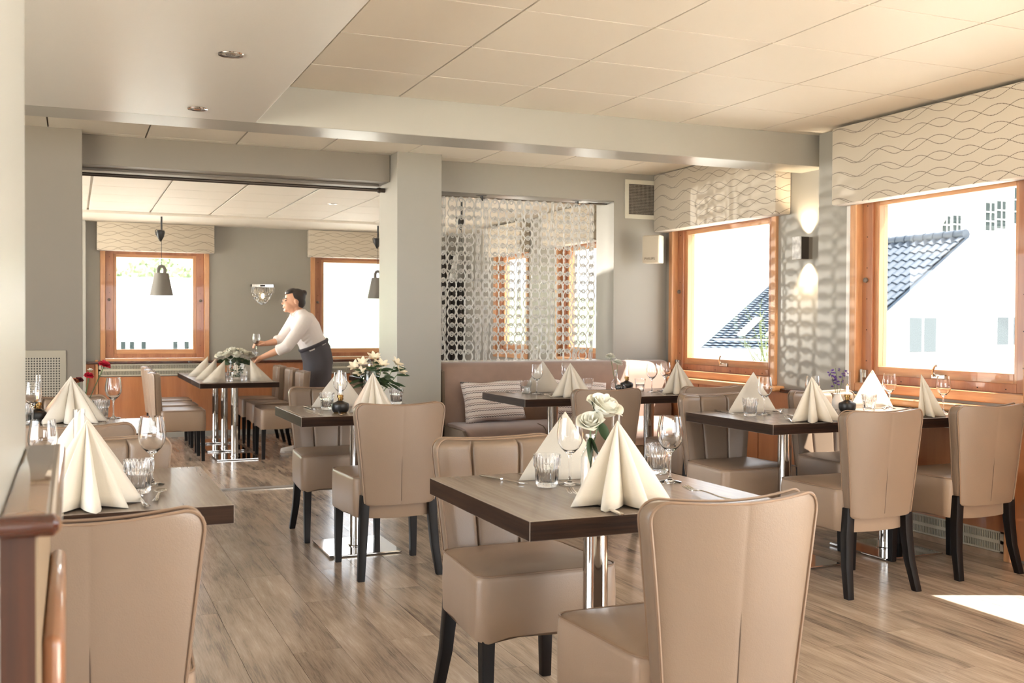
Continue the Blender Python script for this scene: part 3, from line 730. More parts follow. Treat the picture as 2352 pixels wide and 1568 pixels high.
# ------------------------------------------------------------------ napkins
def napkin_mesh(var=0, R=.135, H=.215, nf=4, spread=205, seed=0, fold=.45):
    rnd = random.Random(seed); nb = nf*8+1; m = MB(); pts = []
    for i in range(nb):
        t = i/(nb-1); a = math.radians(-spread/2+spread*t - 90)
        ph = t*nf; k = .5+.5*math.cos(2*PI*ph); k = k**.8
        rr = R*(fold+(1-fold)*k)*(1+.06*math.sin(3*t*PI+seed))
        if t < .01 or t > .99: rr = R*1.06
        pts.append((rr*math.cos(a), rr*math.sin(a)))
    rows = 9; L = []; th = .0016
    for q in range(rows):
        f = q/(rows-1); lp = []
        for i, (x, y) in enumerate(pts):
            s_ = (1-f)**.96; bulge = math.sin(f*PI)*.012
            tw = .004*math.sin(i*.8+seed)*f*(1-f)*2
            lift = .006*abs(math.sin(i/8*PI*1.0))*(1-f)**4
            lp.append((x*s_*(1+bulge)+tw, y*s_*(1+bulge)+.02*f, H*f+(lift if 0 < i < nb-1 else 0)))
        L.append(lp)
    V = []; F = []
    nr = len(L); 
    for lp in L: V += lp
    for r_ in range(nr-1):
        for i in range(nb-1): F.append((r_*nb+i, r_*nb+i+1, (r_+1)*nb+i+1, (r_+1)*nb+i))
    m.add(V, F)
    # back sheet: two flat faces joining the two ends with one crease
    e0, e1 = L[0][0], L[0][-1]; mid = (0, (e0[1]+e1[1])/2+.018, 0)
    B = []
    for r_ in range(nr):
        f = r_/(nr-1); a, c = L[r_][0], L[r_][-1]; s_ = (1-f)
        B.append([a, ((a[0]*.5), (a[1]*.5+(mid[1]*s_+.02*f)*.5), a[2]), (mid[0]*s_, mid[1]*s_+.02*f, H*f), ((c[0]*.5), (c[1]*.5+(mid[1]*s_+.02*f)*.5), c[2]), c])
    m.loft(B, False, False, closed=False)
    return m
NM = []
for k, (nf, sp, fo) in enumerate(((4, 200, .40), (3, 190, .42), (4, 170, .5), (5, 210, .45))):
    o = obj('napkin', napkin_mesh(nf=nf, spread=sp, seed=k, fold=fo), NAPK, ang=70); md = o.modifiers.new('s', 'SOLIDIFY'); md.thickness = .0016; md.offset = 0
    NM.append(o)
used = set()
def napkin(x, y, z, rz, lab, k=0, s=(1, 1, 1), grp='folded cream napkins'):
    o = NM[k]
    if k in used: o = o.copy(); COL.objects.link(o)
    used.add(k); o.location = (x, y, z+.0005); o.rotation_euler = (0, 0, rz); o.scale = s; tag(o, lab, 'napkin', grp)
def flat_napkin():   # plain tent folded triangle seen edge on (far table)
    m = MB(); W_, H = .105, .21
    for s_ in (-1, 1):
        m.loft([[(-W_+2*W_*t, s_*.034*(1-t), H*t), (W_*.2+W_*.8*t-.0, s_*.046*(1-t), H*t), (W_, s_*.030*(1-t), H*t)] for t in (0, .25, .5, .75, .97, 1)], False, False, closed=False)
    return m
FN = obj('napkin', flat_napkin(), NAPK, ang=70); md = FN.modifiers.new('s', 'SOLIDIFY'); md.thickness = .002
D = math.radians
napkin(1.322, 2.385, .75, D(8), 'cream fan-folded napkin nearest the front edge of the rose table', 0, (1.02, .9, 1.0))
napkin(1.372, 2.835, .75, D(172), 'cream folded napkin at the back of the rose table, left of the wine glass', 1, (1.0, .7, .95))
napkin(.030, 2.86, .75, D(-12), 'large cream fan napkin at the lower left, beside the ribbed tumbler', 3, (1.0, .95, 1.0))
napkin(.025, 3.42, .75, D(170), 'cream napkin just behind the candle lamp on the lower left table', 2, (.95, .8, .95))
napkin(-.005, 5.26, .75, D(-5), 'cream fan napkin in front of the red carnations', 0, (1.12, .9, .95))
napkin(-.005, 5.40, .75, D(175), 'cream napkin peeking out behind, right of the lamp by the perforated panel', 1, (.95, .4, .97))
napkin(1.452, 5.285, .75, D(-4), 'cream fan napkin in front of the alstroemeria, behind the middle chair', 3, (.88, .8, .97))
napkin(1.375, 5.735, .75, D(178), 'cream napkin behind the wine glass on the table left of the pillar', 1, (1.08, .7, .95))
napkin(3.345, 4.10, .75, D(12), 'cream fan napkin at the front edge of the window table, left half', 0, (1.03, .85, 1.0))
napkin(3.365, 4.635, .75, D(176), 'cream napkin behind the tumbler at the left end of the window table', 1, (1.05, .7, 1.0))
napkin(4.085, 4.14, .75, D(30), 'cream napkin at the right end of the window table, nearest the window', 2, (1.0, .8, 1.0))
napkin(4.20, 4.66, .75, D(176), 'sunlit cream napkin beside the oil lamp under the window', 1, (1.05, .7, 1.0))
napkin(2.975, 6.03, .75, D(10), 'cream fan napkin at the front of the bench table, left half', 0, (1.03, .85, 1.0))
napkin(2.965, 6.47, .75, D(176), 'cream napkin behind the tumbler on the left of the bench table', 1, (1.05, .7, 1.0))
napkin(3.80, 6.06, .75, D(14), 'cream fan napkin at the right end of the bench table', 0, (1.0, .85, 1.0))
for i, (x, y, rz, lab) in enumerate(((1.235, 10.17, 0, 'nearest napkin on the left edge of the long far table'), (1.225, 10.72, 0, 'middle napkin on the left edge of the long far table'), (1.225, 11.40, 0, 'farthest napkin on the left edge of the long far table'),
    (1.69, 10.22, PI, 'nearest napkin on the right edge of the long far table'), (1.69, 10.78, PI, 'middle napkin on the right edge of the far table, under the waiter’s hand'), (1.69, 11.38, PI, 'farthest napkin on the right edge of the far table'))):
    o = FN if i == 0 else FN.copy()
    if i: COL.objects.link(o)
    o.location = (x, y, .6505); o.rotation_euler = (0, 0, rz); tag(o, lab, 'napkin', 'napkins on the long far table')

# ------------------------------------------------------------------ glassware
def make_wine():
    P = [(.0001, .0), (.034, .0), (.0345, .0015), (.030, .003), (.012, .006), (.0045, .012), (.0035, .025), (.0035, .075), (.005, .086), (.014, .094), (.027, .107), (.0355, .122), (.0388, .138), (.0385, .152), (.0355, .175), (.0318, .197),
         (.0306, .197), (.0343, .175), (.0373, .152), (.0376, .138), (.0343, .1225), (.0258, .1085), (.013, .0965), (.0001, .0945)]
    t = thing('wine_glass', 'x', 'glass'); obj('bowl_and_stem', MB().lathe(P, 28, cap0=False), GLASS, t, ang=60); return t
def make_tumbler():
    def fl_(a, r, z): return .0017*math.cos(24*a) if (r > .02 and z > .006 and z < .088) else 0
    P = [(.0001, 0), (.027, 0), (.0295, .004), (.0305, .012), (.0335, .052), (.0345, .056), (.0375, .060), (.0385, .066), (.0395, .086), (.0400, .090), (.0400, .093)]
    I = [(.0375, .093), (.037, .086), (.0355, .064), (.0318, .054), (.0285, .018), (.024, .014), (.0001, .013)]
    m = MB(); n = 144; L = []
    for r_, z in P: L.append([((r_+fl_(2*PI*j/n, r_, z))*math.cos(2*PI*j/n), (r_+fl_(2*PI*j/n, r_, z))*math.sin(2*PI*j/n), z) for j in range(n)])
    for r_, z in I: L.append([(r_*math.cos(2*PI*j/n), r_*math.sin(2*PI*j/n), z) for j in range(n)])
    m.loft(L, False, False); t = thing('tumbler', 'x', 'glass'); obj('ribbed_body', m, GLASS, t, ang=60); return t
def make_plain_tumbler():
    P = [(.0001, 0), (.027, 0), (.029, .003), (.031, .045), (.0315, .05), (.036, .054), (.0385, .085), (.037, .085), (.0345, .055), (.029, .048), (.027, .012), (.0001, .011)]
    t = thing('tumbler', 'x', 'glass'); obj('body', MB().lathe(P, 28, cap0=False), GLASS, t, ang=60); return t
WG, TB, TP = Kind(make_wine()), Kind(make_tumbler()), Kind(make_plain_tumbler())
for x, y, z, lab in ((1.341, 2.727, .75, 'wine glass beside the rose bottle on the front table'), (1.640, 2.66, .75, 'wine glass at the right of the front table behind the big napkin'),
    (.212, 3.16, .75, 'wine glass standing behind the ribbed tumbler at the lower left'), (-.075, 3.16, .75, 'wine glass partly hidden by the counter ledge, left of the candle lamp'),
    (.185, 5.41, .75, 'wine glass at the right of the red carnation table'), (-.165, 5.17, .75, 'wine glass in front of the perforated panel by the tall lamp'),
    (1.352, 5.60, .75, 'wine glass left of the oil lamp on the table left of the pillar'), (1.55, 5.72, .75, 'wine glass hidden behind the fan napkin by the alstroemeria'),
    (3.329, 4.474, .75, 'wine glass at the left end of the window table'), (3.66, 4.50, .75, 'wine glass left of the purple flowers'),
    (4.245, 4.56, .75, 'sunlit wine glass right of the sunlit napkin under the window'), (4.33, 4.25, .75, 'wine glass behind the rightmost napkin, by the window latch'),
    (2.867, 6.339, .75, 'wine glass at the left end of the bench table'), (3.165, 6.50, .75, 'wine glass behind the left fan napkin of the bench table'),
    (3.696, 6.24, .75, 'wine glass right of the oil lamp on the bench table'), (3.90, 6.40, .75, 'wine glass behind the rightmost napkin of the bench table')):
    WG.put((x, y, z), random.random()*6, lab, 'stemmed wine glasses')
for x, y, z, lab in ((1.261, 2.715, .75, 'ribbed tumbler on the front table in front of the wine glass'), (1.700, 2.83, .75, 'ribbed tumbler at the back right of the front table'),
    (.168, 3.02, .75, 'large-looking ribbed tumbler at the lower left next to the fan napkin'), (.128, 5.40, .75, 'ribbed tumbler beside the wine glass on the red carnation table'), (-.21, 5.24, .75, 'ribbed tumbler at the left edge by the black lamp'),
    (1.271, 5.566, .75, 'ribbed tumbler on the table left of the pillar, near its corner'), (1.73, 5.80, .75, 'ribbed tumbler at the right of the alstroemeria by the pillar'),
    (3.211, 4.436, .75, 'ribbed tumbler at the left end of the window table'), (4.01, 4.46, .75, 'glaring sunlit tumbler in front of the sunlit napkin')):
    TB.put((x, y, z), random.random()*6, lab, 'ribbed water tumblers')
for x, y, z, lab in ((2.816, 6.403, .75, 'plain tumbler in front of the napkin at the left of the bench table'), (3.689, 6.39, .75, 'plain tumbler left of the wine glass on the bench table'), (3.36, 6.55, .75, 'plain tumbler behind the left fan napkin of the bench table'),
    (1.385, 11.0, .65, 'small tumbler left of the white rose vase on the far table'), (1.40, 10.30, .65, 'small tumbler in front of the rose vase on the far table'), (1.555, 10.42, .65, 'small tumbler right of the rose vase on the far table')):
    TP.put((x, y, z), random.random()*6, lab, 'plain water tumblers')

# ------------------------------------------------------------------ flowers
def petal(w_, l, cup, n=5):
    """unit petal growing along +y from origin, cupped in z; returns grid"""
    V = []; F = []
    for i in range(n):
        t = i/(n-1); ww = w_*math.sin(PI*(.12+.80*t))**.7
        for j in range(4):
            s_ = -1+2*j/3; V.append((s_*ww, l*t*(1-.08*s_*s_), cup*t*t + .35*w_*s_*s_*(1-.5*t)))
    for i in range(n-1):
        for j in range(3): F.append((i*4+j, i*4+j+1, (i+1)*4+j+1, (i+1)*4+j))
    return V, F
def bloom(kind, c, r, up_=(0, 0, 1), seed=0):
    rnd = random.Random(seed); m = MB(); q = Vector(up_).normalized().to_track_quat('Z', 'Y').to_matrix().to_4x4()
    if kind == 'rose':
        for li, (n, cr, hh, ww, fl_) in enumerate(((3, .16, .62, .62, .02), (3, .30, .66, .85, .10), (4, .46, .62, .95, .22), (5, .62, .55, 1.0, .42), (5, .74, .42, 1.05, .72))):
            for k in range(n):
                a0 = 2*PI*(k+.37*li)/n+rnd.uniform(-.15, .15); V = []; F = []; NU_, NV_ = 7, 6; wv_ = rnd.uniform(.9, 1.1)
                for j in range(NV_):
                    t = j/(NV_-1); rad = r*(cr*(.35+.65*math.sin(min(1, t*1.5)*PI/2)) + fl_*max(0, t-.55)**1.4*1.6)
                    for i in range(NU_):
                        s_ = -1+2*i/(NU_-1); half = ww*(.35+.65*math.sin(PI*min(.5, t*.7)))*(1 if t < .8 else 1-.35*(t-.8)/.2)
                        a = a0 + s_*half; zz = r*(-.55+(hh+.55)*t*wv_ - .16*s_*s_*t - .25*fl_*max(0, t-.7)*3); rr2 = rad*(1+.05*s_*s_)+.0008*i
                        V.append((rr2*math.cos(a), rr2*math.sin(a), zz))
                for j in range(NV_-1):
                    for i in range(NU_-1): F.append((j*NU_+i, j*NU_+i+1, (j+1)*NU_+i+1, (j+1)*NU_+i))
                Mx = Matrix.Translation(c) @ q; m.add([tuple(Mx @ Vector(v)) for v in V], F)
        return m
    layers = { 'carnation': [(8, .4, 85, .8), (10, .45, 60, 1), (12, .45, 35, 1), (12, .45, 8, .95)], 'lily': [(6, .50, 42, 1.25), (3, .40, 62, 1.0)], 'puff': [(6, .4, 70, .8), (7, .4, 30, .9)]}[kind]
    for li, (n, wf, elv, ln) in enumerate(layers):
        for k in range(n):
            V, F = petal(r*wf*{'carnation': 1.25, 'puff': 1.2, 'lily': .7}.get(kind, 1.0), r*ln*(1+.1*rnd.random()), r*(.45 if kind == 'rose' else -.25))
            a = 2*PI*(k+.5*(li % 2))/n + rnd.uniform(-.12, .12); e = math.radians(elv + rnd.uniform(-6, 6))
            off = Matrix.Translation((0, 0, -r*.15*li if kind == 'rose' else 0))
            Mx = Matrix.Translation(c) @ q @ off @ Matrix.Rotation(a, 4, 'Z') @ Matrix.Translation((0, r*.12*(li+.3), 0)) @ Matrix.Rotation(e, 4, 'X')
            b = len(m.v); m.add([tuple(Mx @ Vector(v)) for v in V], F)
    return m
def leafm(p0, p1, w_, droop=.01):
    p0, p1 = Vector(p0), Vector(p1); d = p1-p0; s_ = d.cross(Vector((0, 0, 1)));
    if s_.length < 1e-4: s_ = Vector((1, 0, 0))
    s_.normalize(); s_ = (s_*.45 + s_.cross(d.normalized())*.9).normalized(); V = []; F = []
    for i in range(6):
        t = i/5; ww = w_*math.sin(PI*min(1, .06+.94*t))**.8; c = p0+d*t - Vector((0, 0, droop*4*t*t)) ; V += [c-s_*ww+Vector((0, ww*.3, 0)), c, c+s_*ww+Vector((0, ww*.3, 0))]
    for i in range(5):
        for j in range(2): F.append((i*3+j, i*3+j+1, i*3+j+4, i*3+j+3))
    return V, F
def bottle_mesh(h=.156, rb=.027, rn=.0125, sq=3.5, sh=.093, n=24):
    def sqz(a, r, z):
        if z > sh+.008 or r < .01: return 0
        k = (abs(math.cos(a))**4+abs(math.sin(a))**4)**(-1/4.); return r*(k-1)*.55*(1 if z < sh else .4)
    P = [(.0001, 0), (rb*.93, 0), (rb, .004), (rb, sh), (rb*.92, sh+.009), (rn*1.25, sh+.026), (rn, sh+.034), (rn, h-.012), (rn*1.18, h-.010), (rn*1.18, h)]
    I = [(rn*.9, h), (rn*.85, sh+.034), (rn*1.1, sh+.025), (rb*.86, sh+.006), (rb*.92, sh-.002), (rb*.92, .008), (.0001, .007)]
    return MB().lathe(P+I, n, flute=sqz, cap0=False)
def vase_thing(name, label, loc, mb, mat, part='bottle'):
    t = thing(name, label, 'vase', loc); obj(part, mb, mat, t, ang=60); return t
# roses on the front table: bottle thing, each rose a thing
vase_thing('bottle_vase', 'clear square glass bottle vase holding two white roses', (1.357, 2.627, .75), bottle_mesh(), GLASS)
def flower(name, label, base, head, kind, r, col, updir, leaves=(), sr=.0022, lw=.014, seed=0, bend=(0, 0, 0), calyx=True, group=None):
    t = thing(name, label, 'flower', base, 0, group); B = Vector(base); H = Vector(head)-B
    mid = H*.5+Vector(bend); pts = [Vector((0, 0, 0)), mid*.5+Vector((0, 0, 0)), mid, (mid+H)/2+Vector(bend)*.3, H - Vector(updir).normalized()*r*.35]
    obj('stem', MB().tube(pts, sr, 6), STEM, t); obj('blossom', bloom(kind, H, r, updir, seed), col, t, ang=80)
    for (f, dx, dy, dz) in leaves:
        p = H*f + Vector(bend)*(1-abs(2*f-1)); V, F = leafm(p, p+Vector((dx, dy, dz)), lw, .004); obj('leaf', MB().add(V, F), LEAF, t, ang=80)
    if calyx:
        m = MB()
        for k in range(5):
            a = 2*PI*k/5; u = Vector(updir).normalized(); p = H-u*r*.45; V, F = leafm(p, p+Vector((math.cos(a)*r*.75, math.sin(a)*r*.75, r*.12)), r*.13, .001); m.add(V, F)
        obj('calyx', m, LEAF, t, ang=80)
    return t
flower('white_rose', 'larger open white rose leaning right, higher of the two in the bottle', (1.352, 2.627, .762), (1.395, 2.615, .985), 'rose', .047, ROSE, (.25, -.45, 1), ((.80, .03, 0, -.045), (.72, -.02, -.02, .02)), seed=1, bend=(-.012, 0, 0))
flower('white_rose', 'smaller white rose leaning left, lower of the two in the bottle', (1.362, 2.632, .762), (1.342, 2.60, .945), 'rose', .033, ROSE, (-.45, -.55, 1), ((.74, -.02, -.035, -.05), (.74, .012, -.03, -.03)), seed=2, lw=.016, bend=(-.002, 0, 0))
# red carnations
def cyl_vase(r, h, n=24): return MB().lathe([(.0001, 0), (r*.95, 0), (r, .004), (r, h), (r-.0022, h), (r-.0022, .010), (.0001, .009)], n, cap0=False)
vase_thing('glass_vase', 'small clear glass vase of red carnations', (.045, 5.48, .75), bottle_mesh(.13, .026, .014, sh=.08), GLASS)
flower('red_carnation', 'red carnation on the longest stem, highest right', (.045, 5.48, .765), (.147, 5.50, 1.005), 'carnation', .024, RED, (.4, -.2, 1), (), seed=3, calyx=False)
flower('red_carnation', 'red carnation in the middle, just below the white one', (.045, 5.48, .765), (.075, 5.47, .955), 'carnation', .018, RED, (.2, -.3, 1), (), seed=4, calyx=False)
flower('white_carnation', 'small white carnation above the middle red one', (.045, 5.48, .765), (.082, 5.52, .98), 'puff', .014, ROSE, (.1, -.2, 1), (), seed=5, calyx=False)
flower('rust_carnation', 'rust-coloured carnation low at the napkin tip', (.045, 5.48, .765), (.005, 5.47, .925), 'carnation', .021, MAR, (-.2, -.3, 1), ((.7, .03, -.01, .02),), seed=6, calyx=False)
flower('dark_carnation', 'dark red carnation behind the rust-coloured one', (.045, 5.48, .765), (.03, 5.50, .932), 'carnation', .017, pr('carnation_dark', '#6e2a2a', .6), (.0, -.3, 1), (), seed=7, calyx=False)
# alstroemeria
vase_thing('glass_vase', 'clear glass vase of alstroemeria hidden behind a napkin', (1.60, 5.80, .75), cyl_vase(.034, .14), GLASST, 'jar')
k = 0
for (dx, dy, dz, lab) in ((-.115, 0, .235, 'cream alstroemeria at the far left of the bunch'), (-.075, -.02, .255, 'cream alstroemeria upper left of the bunch'), (-.005, 0, .285, 'highest cream alstroemeria of the bunch'), (.035, -.03, .245, 'cream alstroemeria right of the napkin tip'),
                     (.125, 0, .25, 'cream alstroemeria at the upper right of the bunch'), (.145, -.01, .205, 'cream alstroemeria lowest at the right of the bunch'), (-.09, -.03, .20, 'cream alstroemeria low on the left of the bunch'), (.02, .03, .235, 'cream alstroemeria deep in the middle of the bunch')):
    k += 1
    flower('alstroemeria', lab, (1.60, 5.80, .765), (1.60+dx, 5.80+dy, .75+dz-.02), 'lily', .036, CREAMFL, (dx*5, -.7, 1), ((.80, .075*(1 if k % 2 else -1), -.03, .03), (.65, -.085*(1 if k % 2 else -1), -.02, -.01), (.9, .08, 0, .01), (.72, -.06, -.05, .03), (.6, .07, -.04, -.03)), seed=10+k, lw=.0095, calyx=False, group='alstroemeria blooms')
# purple flowers
vase_thing('white_vase', 'small white vase of purple flowers by the oil lamp', (3.93, 4.62, .75), MB().lathe([(.0001, 0), (.02, 0), (.030, .02), (.032, .045), (.020, .072), (.016, .085), (.013, .085), (.014, .06), (.0001, .05)], 20, cap0=False), WHITE, 'body')
for k, (dx, dz, lab) in enumerate(((-.06, .155, 'purple sprig at the left of the white vase'), (-.025, .18, 'tallest purple sprig in the white vase'), (.03, .165, 'purple sprig leaning right in the white vase'))):
    t = thing('statice_sprig', lab, 'flower', (3.93, 4.62, .80), 0, 'purple sprigs'); m = MB(); H = Vector((dx, -.01, dz))
    obj('stem', MB().tube([(0, 0, 0), H*.5+Vector((.004, 0, 0)), H], .0016, 5), STEM, t); rnd = random.Random(k)
    for q in range(13):
        c = H*(.55+.45*rnd.random()) + Vector((rnd.uniform(-.02, .02), rnd.uniform(-.015, .015), rnd.uniform(-.015, .012))); m.add(*(lambda b: (b.v, b.f))(bloom('puff', c, .0085, (rnd.uniform(-1, 1), -.5, 1), q)))
    obj('florets', m, PURP, t, ang=80, kind='stuff')
# carnations on the bench table
vase_thing('bottle_vase', 'clear bottle vase with two white carnations on the bench table', (3.60, 6.70-.12, .75), bottle_mesh(.142, .033, .011, sh=.05), GLASS)
flower('white_carnation', 'upper left white carnation of the two on the bench table', (3.60, 6.58, .765), (3.555, 6.58, .985), 'carnation', .026, ROSE, (-.1, -.3, 1), (), seed=20, calyx=False)
flower('white_carnation', 'lower right white carnation of the two on the bench table', (3.60, 6.58, .765), (3.607, 6.57, .94), 'carnation', .029, ROSE, (.2, -.3, 1), (), seed=21, calyx=False)
hb = thing('candle_holder', 'dark round glass candle holder between the bottle vase and the oil lamp', 'candle holder', (3.56, 6.44, .75))
obj('bowl', MB().lathe([(.0001, 0), (.02, 0), (.034, .01), (.037, .022), (.034, .034), (.024, .042), (.020, .042), (.028, .03), (.028, .015), (.0001, .008)], 24, cap0=False), pr('dark_glass', '#1d1b1c', .05, spec=.8), hb)
m = MB()
for k in range(10):
    a = 2*PI*k/10; m.lathe([(.001, -.007), (.0075, -.003), (.0075, .003), (.001, .007)], 8, c=(.034*math.cos(a), .034*math.sin(a), .022), cap1=True)
obj('studs', m, pr('dark_glass_stud', '#5a5654', .05, spec=1), hb)
# rose bunch on the far table
vase_thing('glass_vase', 'wide clear glass vase of white roses on the long far table', (1.505, 10.62, .65), cyl_vase(.085, .20, 32), GLASST, 'jar')
rnd = random.Random(5)
for k, (dx, dz, dy, lab) in enumerate(((-.15, .25, 0, 'white rose at the far left of the far table bunch'), (-.09, .265, -.03, 'white rose left of centre in the far table bunch'), (-.03, .30, .02, 'topmost white rose of the far table bunch'), (.0, .26, -.06, 'white rose at the front centre of the far table bunch'),
        (.10, .265, 0, 'white rose right of centre in the far table bunch'), (.15, .25, .02, 'white rose at the far right of the far table bunch'), (.06, .285, .05, 'white rose at the back of the far table bunch'))):
    flower('white_rose', lab, (1.505+dx*.25, 10.62+dy*.3, .67), (1.505+dx, 10.62+dy, .65+dz-.01), 'rose', .052, ROSE, (dx*3, -.2, 1), ((.7, .06, -.03, .0), (.75, -.06, -.03, .01), (.6, .03, -.06, .02)), seed=30+k, lw=.02, calyx=False, group='far table roses')
m = MB(); V0 = []
for q in range(60):
    a, b = rnd.uniform(-.06, .06), rnd.uniform(-.06, .06); z0 = rnd.uniform(.02, .17); V, F = leafm((a, b, z0), (a+rnd.uniform(-.05, .05)*.5, b+rnd.uniform(-.05, .05)*.5, z0+.04), .012); m.add(V, F)
tag(obj('vase_leaves', m, LEAF, loc=(1.505, 10.62, .65), kind='stuff'), 'green leaves pressed inside the wide rose vase', 'leaves')

# ------------------------------------------------------------------ oil-lamp style table lamps
def make_lamp():
    t = thing('table_lamp', 'x', 'lamp')
    obj('body', MB().lathe([(.0001, .004), (.036, .004), (.0405, .010), (.0445, .020), (.0455, .030), (.0455, .044), (.042, .050), (.022, .058), (.0135, .064), (.0001, .064)], 32, cap0=False), BLACKM, t)
    obj('foot', MB().lathe([(.034, 0), (.035, .004), (.034, .006)], 28, cap1=True), BRASS, t)
    c = obj('collar', MB().lathe([(.011, .062), (.012, .066), (.012, .078), (.0165, .080), (.0165, .092), (.015, .094)], 24, cap1=True), BRASS, t)
    obj('knob', MB().lathe([(.006, 0), (.0065, .002), (.0065, .006), (.005, .008)], 12, cap1=True).xf(Matrix.Translation((.016, 0, .072)) @ Matrix.Rotation(PI/2, 4, 'Y')), BRASS, c)
    obj('chimney', MB().lathe([(.0155, .092), (.0160, .100), (.0160, .222), (.0148, .222), (.0148, .10), (.0145, .092)], 24, cap0=False), GLASST, t)
    bl_ = obj('bulb', MB().lathe([(.006, .094), (.0115, .106), (.012, .135), (.009, .148), (.003, .154), (.0001, .155)], 16, cap0=False), GLASST, t)
    m = MB()
    for a in (0, PI/2, PI, 3*PI/2): m.tube([(.005*math.cos(a), .005*math.sin(a), .104), (.005*math.cos(a), .005*math.sin(a), .140)], .0016, 5)
    obj('filament', m, FIL, bl_); return t
LP = Kind(make_lamp())
for x, y, z, lab in ((1.545, 2.82, .75, 'black table lamp hidden behind the big napkin of the front table'), (1.288, 5.335, .75, 'black table lamp with glowing bulb on the table left of the pillar'),
    (.018, 3.18, .75, 'lit table lamp at the lower left behind the napkin'), (-.145, 5.30, .75, 'lit table lamp in front of the perforated panel'),
    (3.86, 4.46, .75, 'black table lamp beside the purple flowers on the window table'), (3.655, 6.52, .75, 'black table lamp on the bench table'), (2.84, 10.5, .65, 'table lamp on the far table right of the waiter')):
    LP.put((x, y, z), random.random()*6, lab, 'black table lamps with glass chimneys')

# ------------------------------------------------------------------ cutlery (points along +x, origin at the centre)
def make_knife():
    t = thing('knife', 'x', 'cutlery')
    obj('handle', MB().loft([[(x, w_*math.cos(a), .004+h*math.sin(a)) for a in [2*PI*k/8 for k in range(8)]] for x, w_, h in ((-.108, .004, .002), (-.104, .008, .0035), (-.06, .0075, .0035), (-.015, .0055, .003), (-.008, .006, .003))]), SILV, t)
    obj('blade', MB().prism([(-.010, -.005), (.0, -.0085), (.08, -.0085), (.100, -.004), (.106, .004), (.09, .0065), (0, .006)], (.0032, .0046), 'z'), SILV, t, smooth=False); return t
def make_fork():
    t = thing('fork', 'x', 'cutlery')
    obj('handle', MB().loft([[(x, w_*math.cos(a), z+h*math.sin(a)) for a in [2*PI*k/8 for k in range(8)]] for x, w_, h, z in ((-.100, .004, .001, .003), (-.096, .009, .0018, .003), (-.05, .0065, .0018, .004), (.0, .0035, .0018, .008), (.030, .004, .0018, .009), (.045, .010, .0012, .006), (.058, .0125, .0011, .005))]), SILV, t)
    for k in range(4):
        y = -.0105+.007*k; obj('tine', MB().loft([[(x, y+a*w_, z+b*.0011) for a, b in ((-1, -1), (1, -1), (1, 1), (-1, 1))] for x, w_, z in ((.055, .0024, .005), (.075, .0019, .006), (.095, .0016, .010), (.102, .0008, .013))]), SILV, t, smooth=False)
    return t
def make_spoon():
    t = thing('spoon', 'x', 'cutlery')
    obj('handle', MB().loft([[(x, w_*math.cos(a), z+h*math.sin(a)) for a in [2*PI*k/8 for k in range(8)]] for x, w_, h, z in ((-.085, .004, .001, .003), (-.08, .008, .0015, .003), (-.04, .0055, .0015, .004), (.01, .003, .0017, .008), (.03, .004, .0015, .008))]), SILV, t)
    m = MB(); L = []
    for q in range(6):
        f = q/5; L.append([(.055+.028*math.cos(a)*(1-f), .017*math.sin(a)*(1-f), .0085-.007*math.sin(f*PI/2)) for a in [2*PI*k/18 for k in range(18)]])
    m.loft(L, False, True); o = obj('bowl', m, SILV, t, ang=80); md = o.modifiers.new('s', 'SOLIDIFY'); md.thickness = .0012; return t
KN, FK, SP = Kind(make_knife()), Kind(make_fork()), Kind(make_spoon())
near = 'the front table'
for kd, x, y, z, a, lab in (
    ('k', 1.245, 2.33, .751, 85, 'knife handle pointing to the front edge, left of the big napkin on the front table'), ('k', 1.185, 2.86, .751, -72, 'knife lying at the left of the front table beside the back napkin'),
    ('f', 1.240, 2.47, .755, 78, 'fork with tines up in front of the rose bottle'), ('s', 1.345, 2.50, .753, 150, 'spoon next to the foot of the rose bottle'), ('f', 1.60, 2.40, .753, 95, 'fork right of the big napkin on the front table'),
    ('s', .212, 2.93, .751, 80, 'spoon under the ribbed tumbler at the lower left'), ('f', .165, 2.86, .753, 95, 'fork right of the large fan napkin at the lower left'),
    ('k', 1.195, 5.66, .751, -88, 'knife near the back corner of the table left of the pillar'), ('f', 1.265, 5.27, .752, 84, 'fork beside the oil lamp left of the pillar'),
    ('k', 3.205, 4.66, .751, -98, 'knife at the left end of the window table'), ('s', 3.44, 4.60, .751, -70, 'spoon behind the wine glass at the left of the window table'), ('f', 3.52, 4.58, .751, 50, 'fork in the middle of the window table'),
    ('f', 3.225, 4.13, .752, 62, 'fork left of the front napkin on the window table'), ('s', 3.36, 4.27, .751, 80, 'spoon behind the front napkin on the window table'),
    ('s', 4.21, 4.55, .751, 40, 'spoon glinting right of the sunlit glass'), ('f', 4.035, 4.22, .752, 60, 'fork left of the rightmost napkin on the window table'), ('f', 4.29, 4.64, .751, 40, 'fork under the window beside the sunlit wine glass'), ('k', 3.98, 4.07, .751, -20, 'knife at the front edge under the rightmost napkin'),
    ('k', 2.735, 6.46, .751, -92, 'knife at the left end of the bench table'), ('f', 2.83, 6.07, .752, 78, 'fork left of the front napkin on the bench table'), ('s', 2.95, 6.24, .751, -128, 'spoon behind the front napkin on the bench table'),
    ('f', 3.635, 6.03, .752, 78, 'fork left of the rightmost bench table napkin'), ('s', 3.80, 6.30, .751, -129, 'spoon behind the rightmost bench table napkin'),
    ('s', 1.33, 10.42, .651, 80, 'spoon left of the front tumbler on the far table'), ('s', 1.60, 10.22, .651, 85, 'spoon right of the right tumbler on the far table')):
    {'k': KN, 'f': FK, 's': SP}[kd].put((x, y, z), D(a), lab, 'cutlery')

